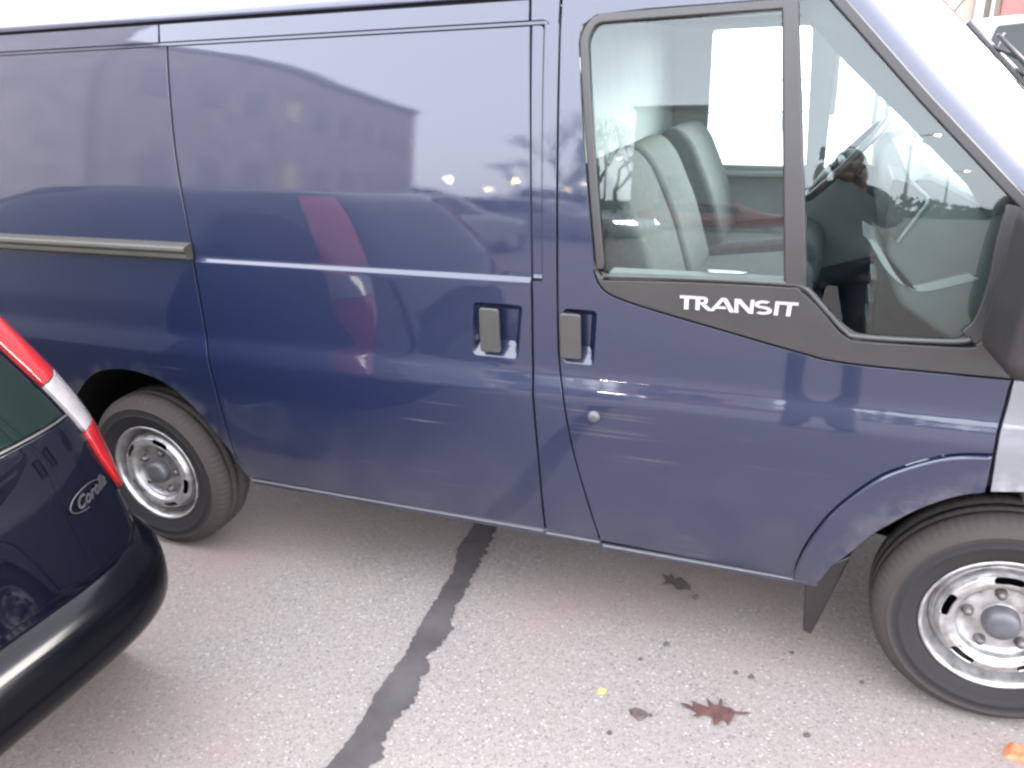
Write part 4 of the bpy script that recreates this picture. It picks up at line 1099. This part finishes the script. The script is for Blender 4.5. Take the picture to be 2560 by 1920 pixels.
def bare_tree(x, y, h, label, seed=0, z0=0, spread=1., cat='tree', group=None, rad=.13, depth=5, mname='bark'):
    rr = random.Random(seed); root = empty('bare_tree', (x, y, z0), label, cat, group)
    tr = []; tw = []
    def grow(p, d, L, r_, k):
        q = p+d*L; e = (p+q)/2+Vector((rr.uniform(-1, 1), rr.uniform(-1, 1), 0))*L*.06
        (tr if k < 2 else tw).append(tube([p, e, q], [r_, r_*.85, r_*.7], 6 if k < 2 else 3, False))
        if k >= depth: return
        for i in range(rr.choice((2, 3, 3))):
            nd = (d+Vector((rr.uniform(-1, 1), rr.uniform(-1, 1), rr.uniform(-.1, .7)))*.75*spread).normalized()
            grow(q, nd, L*rr.uniform(.62, .82), r_*.62, k+1)
    grow(Vector((x, y, z0)), Vector((0, 0, 1)), h*.28, rad, 0)
    V, F = join(*tr); mk('trunk', V, F, mname, root, smooth=True)
    V, F = join(*tw); mk('crown', V, F, 'twig', root)
for i, (az, d, h, lb) in enumerate(((-17.5, 34, 8.5, 'bare tree left of the grey block'), (-15.4, 30, 7.0, 'smaller bare tree against the grey block'), (-20.5, 42, 6.0, 'bare tree between the lamps'), (-13.9, 38, 7.5, 'bare tree close to the grey block edge'))):
    x, y = pol(az, d); bare_tree(x, y, h, lb, seed=i+3)
def fir(x, y, h, label):
    root = empty('fir_tree', (x, y, 0), label, 'tree'); rr = random.Random(int(abs(x*7)))
    V, F = tube([(x, y, 0), (x, y, h)], [.16, .03], 8); mk('trunk', V, F, 'bark', root)
    Vv = []; Ff = []
    for i in range(1500):
        z = h*(.08+.9*rr.random()**1.2); rad = (1-z/h)*h*.20+.15; a = rr.uniform(0, 6.283); q = rad*(.3+.7*rr.random())
        c = Vector((x+q*math.cos(a), y+q*math.sin(a), z)); s = rr.uniform(.12, .3)
        d = Vector((math.cos(a), math.sin(a), -.35))*s; t_ = Vector((-math.sin(a), math.cos(a), rr.uniform(-.4, .4)))*s*.35
        b = len(Vv); Vv += [c-t_, c+d, c+t_, c-d*.4]; Ff.append((b, b+1, b+2, b+3))
    mk('crown', Vv, Ff, 'needle', root)
for az, d, h, lb in ((-16.4, 48, 7.5, 'dark fir by the white lamp'), (-9.6, 27, 2.8, 'low dark fir hedge tree under the grey block'), (-29.6, 40, 3.4, 'low dark fir at the end of the hall')):
    x, y = pol(az, d); fir(x, y, h, lb)
# low hedge along the far edge
V = []; F = []; rr = random.Random(9)
for i in range(6000):
    x = rr.uniform(-75, 40); y = -60+rr.uniform(-1.2, 1.2); z = rr.uniform(0, 2.0+.7*math.sin(x*.5)); s = rr.uniform(.15, .4)
    b = len(V); a = rr.uniform(0, 6.28); V += [(x-s*math.cos(a), y-s*math.sin(a), z), (x, y, z+s), (x+s*math.cos(a), y+s*math.sin(a), z-.3*s), (x, y+.1, z-s)]; F.append((b, b+1, b+2, b+3))
mk('hedge', V, F, 'needle', kind='stuff', label='dark hedge along the far edge of the parking lot')

# ================================================================== beyond the van
car('parked_car', hatch((2.35, 8.6, .42), R(182), 4.3, 1.62), 'silver_car', 'silver car beyond the windscreen at the upper right corner')
bld = empty('house', (6.5, 27, .42), 'cream and pink building in the upper right corner', 'building')
V, F = box(1.8, 3.15, 25.0, 31, .42, 7.5); mk('cream_wall', V, F, 'cream_wall', bld)
V, F = box(3.152, 4.4, 24.8, 31, .42, 7.5); mk('pink_wall', V, F, 'pink_wall', bld)
V, F = box(1.6, 4.6, 24.6, 31.2, 7.5, 7.8); mk('roof', V, F, 'grey_wall', bld)
for x0, x1, z0, z1 in ((2.52, 2.72, 1.7, 3.5), (2.88, 2.96, 1.7, 3.2), (3.8, 4.2, 1.6, 3.2)):
    V, F = box(x0, x1, 24.72, 24.95, z0, z1); f_ = mk('window', V, F, 'window_dark', bld)
bare_tree(.75, 16, 3.8, 'bare grey shrub beyond the windscreen', seed=31, z0=.42, spread=1.4, depth=7, rad=.07, cat='shrub')
bare_tree(-.75, 17.5, 4.6, 'thin bare shrub left of the pole', seed=33, z0=.42, spread=1.4, depth=7, rad=.07, cat='shrub')
for x, lb in ((.02, 'thin grey pole left of its twin'), (.22, 'thin grey pole right of its twin')):
    V, F = tube([(x, 15, .42), (x, 15, 5)], .05, 8); mk('pole', V, F, 'lamp_post', smooth=True, label=lb+' beyond the windscreen', cat='pole', group='twin poles beyond the van')
# low rail fence far across the lot
fn = empty('fence', (-4, 13, .42), 'low metal rail fence seen through the cab', 'fence')
V, F = box(-9, -1, 12.98, 13.02, 1.28, 1.33); mk('rail', V, F, 'fence_metal', fn)
V, F = box(-9, -1, 12.98, 13.02, .78, .82); mk('rail', V, F, 'fence_metal', fn)
for i in range(54):
    x = -9+.15*i; V, F = box(x, x+.03, 12.975, 13.025, .42 if i % 10 == 0 else .80, 1.31)
    mk('picket', V, F, 'fence_metal', fn)

# ================================================================== leaves and bits on the asphalt
def oak_leaf(name, outline, m, label, seed=1, group='fallen leaves on the asphalt'):
    cx = sum(p[0] for p in outline)/len(outline); cy0 = sum(p[1] for p in outline)/len(outline)
    pts = dens(outline, .006)
    bm = bmesh.new(); vs = [bm.verts.new((p[0], p[1], 0)) for p in pts]
    es = [bm.edges.new((vs[i], vs[(i+1) % len(vs)])) for i in range(len(vs))]
    bmesh.ops.triangle_fill(bm, use_beauty=True, edges=es, normal=(0, 0, 1))
    for q in range(-12, 13):
        bmesh.ops.bisect_plane(bm, geom=bm.verts[:]+bm.edges[:]+bm.faces[:], plane_co=(cx+q*.009, 0, 0), plane_no=(1, 0, 0))
        bmesh.ops.bisect_plane(bm, geom=bm.verts[:]+bm.edges[:]+bm.faces[:], plane_co=(0, cy0+q*.009, 0), plane_no=(0, 1, 0))
    bm.verts.index_update(); V = []
    for v in bm.verts:
        dx, dy = v.co.x-cx, v.co.y-cy0
        z = .0055+1.6*dy*dy+.5*dx*dx+.0025*math.sin(dx*95+seed)*math.cos(dy*80)
        V.append((v.co.x, v.co.y, max(.003, z)))
    F = [tuple(q.index for q in f.verts) for f in bm.faces]; bm.free()
    o = mk(name, V, F, m, smooth=True, label=label, cat='leaf', group=group)
    sm = o.modifiers.new('solid', 'SOLIDIFY'); sm.thickness = .001
    return o
oak_leaf('fallen_leaf', [(-0.8122, -0.1995), (-0.7874, -0.191), (-0.7725, -0.1947), (-0.7811, -0.1717), (-0.7587, -0.1778), (-0.7271, -0.1839), (-0.7424, -0.1447), (-0.7175, -0.1691), (-0.7061, -0.1666), (-0.7029, -0.1381), (-0.6948, -0.1457), (-0.6945, -0.166), (-0.6717, -0.1615), (-0.6562, -0.1749), (-0.6201, -0.1692), (-0.6128, -0.1733), (-0.6218, -0.175), (-0.6563, -0.1816), (-0.6614, -0.2076), (-0.6714, -0.2368), (-0.6798, -0.2139), (-0.6894, -0.2205), (-0.6996, -0.2465), (-0.7057, -0.2518), (-0.7158, -0.2132), (-0.7388, -0.2146), (-0.7674, -0.2395), (-0.7598, -0.2151), (-0.778, -0.2047), (-0.7947, -0.2037)], 'leaf_brown', 'large dark red-brown oak leaf with long stalk on the asphalt', 4)
oak_leaf('fallen_leaf', [(-0.9915, 0.4258), (-0.9562, 0.4141), (-0.9653, 0.4397), (-0.9406, 0.4108), (-0.9204, 0.43), (-0.905, 0.41), (-0.8781, 0.3901), (-0.8744, 0.3511), (-0.8952, 0.3543), (-0.9234, 0.35), (-0.9463, 0.378), (-0.9787, 0.3622), (-0.9686, 0.3861)], 'leaf_dark', 'curled brown oak leaf in the shade under the van sill', 6)
def blob(name, c, r_, m, label, seed, cat='leaf', group=None, flat=.3, sx=1.):
    rr = random.Random(seed); n = 9; pts = []
    for i in range(n):
        a = 2*math.pi*i/n; q = r_*rr.uniform(.7, 1.15); pts.append((c[0]+q*math.cos(a)*sx, c[1]+q*math.sin(a)))
    V = [(x, y, .001) for x, y in pts]+[(c[0]+(x-c[0])*.7, c[1]+(y-c[1])*.7, r_*flat*rr.uniform(.7, 1.3)) for x, y in pts]+[(c[0], c[1], r_*flat*.8)]
    F = [(i, (i+1) % n, n+(i+1) % n, n+i) for i in range(n)]+[(n+i, n+(i+1) % n, 2*n) for i in range(n)]
    return mk(name, V, F, m, label=label, cat=cat, group=group)
blob('fallen_leaf', (-.92, -.27), .026, 'leaf_dark', 'small crumpled brown leaf left of the large oak leaf', 3, sx=1.3)
blob('fallen_leaf', (.087, -.085), .045, 'leaf_orange', 'orange leaf at the lower right edge of the picture', 5)
blob('fallen_leaf', (-1.045, -.215), .015, 'yellow_spot', 'small yellow spot of light built as a blob on the asphalt left of the crumpled brown leaf', 8)  # no leaf: added blob, coloured as a ghost spot of lamp light
blob('acorn_cap', (-.851, .329), .013, 'debris', 'dark acorn cap beside the curled leaf under the sill', 11, cat='acorn cap', flat=.8)
def gp(x, y):
    return (x, y)
bits = [(-.901, .056), (-.965, -.04), (-.674, -.006), (-.458, -.195), (-.981, -.366), (-.517, .143), (-.627, -.01), (-.312, .073), (-.885, -.262)]
lbs = ['dark pebble below the sill, first from the tar seam', 'dark flat chip left of the big oak leaf', 'dark pebble above the stalk of the oak leaf', 'dark pebble to the right of the oak leaf stalk', 'dark pebble below the crumpled leaf', 'small dark pebble near the front tyre', 'small dark pebble right of the one above the stalk', 'dark pebble closest to the front tyre', 'black speck touching the crumpled leaf']
for i, (p, lb) in enumerate(zip(bits, lbs)): blob('pebble', p, .0085+.002*(i % 3 == 0), 'debris', lb, 20+i, cat='pebble', flat=.7, group='dark pebbles on the asphalt')
V = []; F = []; rr = random.Random(77)
for i in range(420):
    x, y = rr.uniform(-2.3, .2), rr.uniform(-.95, .6); r_ = rr.uniform(.0012, .0035); n = 5; b = len(V)
    for k in range(n): a = 2*math.pi*k/n+rr.random()*.5; V.append((x+r_*math.cos(a), y+r_*math.sin(a), .0005))
    V.append((x, y, r_*.8)); F += [(b+k, b+(k+1) % n, b+n) for k in range(n)]
mk('grit', V, F, 'debris', kind='stuff', label='tiny dark grit scattered on the asphalt')

# ================================================================== the person taking the picture
def skinned(name, verts, edges, rad, m, parent, root=0, sub=2):
    me = bpy.data.meshes.new(name); b = wloc(parent)
    me.from_pydata([tuple(Vector(v)-b) for v in verts], edges, [])
    o = bpy.data.objects.new(name, me); COL.objects.link(o); o.parent = parent
    sk = o.modifiers.new('skin', 'SKIN'); sk.use_smooth_shade = True
    for i, r_ in enumerate(rad):
        v = me.skin_vertices[0].data[i]; v.radius = (r_, r_) if not isinstance(r_, tuple) else r_
        v.use_root = (i == root)
    s = o.modifiers.new('sub', 'SUBSURF'); s.levels = sub; s.render_levels = sub
    me.materials.append(MATS[m])
    return o
px, py = -.50, -2.56
per = empty('person', (px, py, 0), 'person in a dark jacket and jeans holding up a phone, reflected in the window pane', 'person')
H = 1.84
jv = [(px, py, .98), (px, py, 1.18), (px, py+.01, 1.38), (px, py+.0, 1.52), (px, py+.02, 1.60),
      (px-.19, py, 1.49), (px-.25, py+.10, 1.27), (px-.13, py+.30, 1.50),
      (px+.19, py, 1.49), (px+.25, py+.10, 1.27), (px+.09, py+.30, 1.50), (px, py, .84)]
je = [(0, 1), (1, 2), (2, 3), (3, 4), (3, 5), (5, 6), (6, 7), (3, 8), (8, 9), (9, 10), (0, 11)]
skinned('jacket', jv, je, [(.19, .13), (.17, .125), (.19, .13), (.12, .10), .065, .075, .06, .04, .075, .06, .04, (.20, .14)], 'jacket', per)
tv = [(px, py, .95), (px-.10, py, .88), (px-.13, py+.01, .50), (px-.15, py-.01, .10), (px+.10, py, .88), (px+.14, py+.03, .50), (px+.16, py, .10)]
skinned('trousers', tv, [(0, 1), (1, 2), (2, 3), (0, 4), (4, 5), (5, 6)], [(.16, .12), .10, .068, .052, .10, .068, .052], 'jeans', per)
for s in (-1, 1):
    V, F = ball((px+.118*s, py+.06, .045), .05, 1, 2.7, .9, 14, 8); V = [(x, y, max(z, .0)) for x, y, z in V]; mk('shoe', V, F, 'shoe', per, smooth=True)
hd = skinned('head', [(px, py+.01, 1.57), (px, py+.015, 1.63), (px, py+.02, 1.70), (px, py+.015, 1.78), (px, py+.10, 1.70), (px-.08, py+.01, 1.715), (px+.08, py+.01, 1.715), (px, py+.095, 1.645)],
             [(0, 1), (1, 2), (2, 3), (2, 4), (2, 5), (2, 6), (1, 7)], [.055, .058, (.080, .092), (.075, .085), .014, .010, .010, .028], 'skin', per)
V, F = ball((px, py-.005, 1.765), .098, .92, 1.1, .85, 18, 12); V = [(x, y, z) for x, y, z in V]
mk('hair', V, F, 'hair', per, smooth=True)
for s in (-1, 1):
    V, F = ball((px+.032*s, py+.098, 1.72), .012, nu=10, nv=8); mk('eye', V, F, 'clear_lens', per, smooth=True)
# hands: palm and five fingers each, closed round the phone
for s in (-1, 1):
    wx, wy, wz = px-.02+.11*s, py+.31, 1.51
    hv = [(wx, wy, wz), (wx-.015*s, wy+.03, wz+.06), (wx-.02*s, wy+.045, wz+.11)]; he = [(0, 1), (1, 2)]; hrr = [.026, .034, .030]
    for k in range(4):
        b = len(hv); q = .028*k-.03
        hv += [(wx-.005*s, wy+.065, wz+.12+q*.9), (wx-.02*s, wy+.088+.0*k, wz+.128+q), (wx-.045*s, wy+.088, wz+.13+q)]
        he += [(2, b), (b, b+1), (b+1, b+2)]; hrr += [.011, .0095, .008]
    b = len(hv); hv += [(wx-.03*s, wy+.02, wz+.09), (wx-.05*s, wy+.035, wz+.125)]; he += [(1, b), (b, b+1)]; hrr += [.014, .010]
    skinned('hand', hv, he, hrr, 'skin', per, 0, 1)
V, F = box(-.54-.085, -.54+.075, -2.100, -2.090, 1.715-.0, 1.80)
ph = bev('phone', V, F, 'rubber', None, .003, label='black phone held up in both hands by the person', cat='phone')
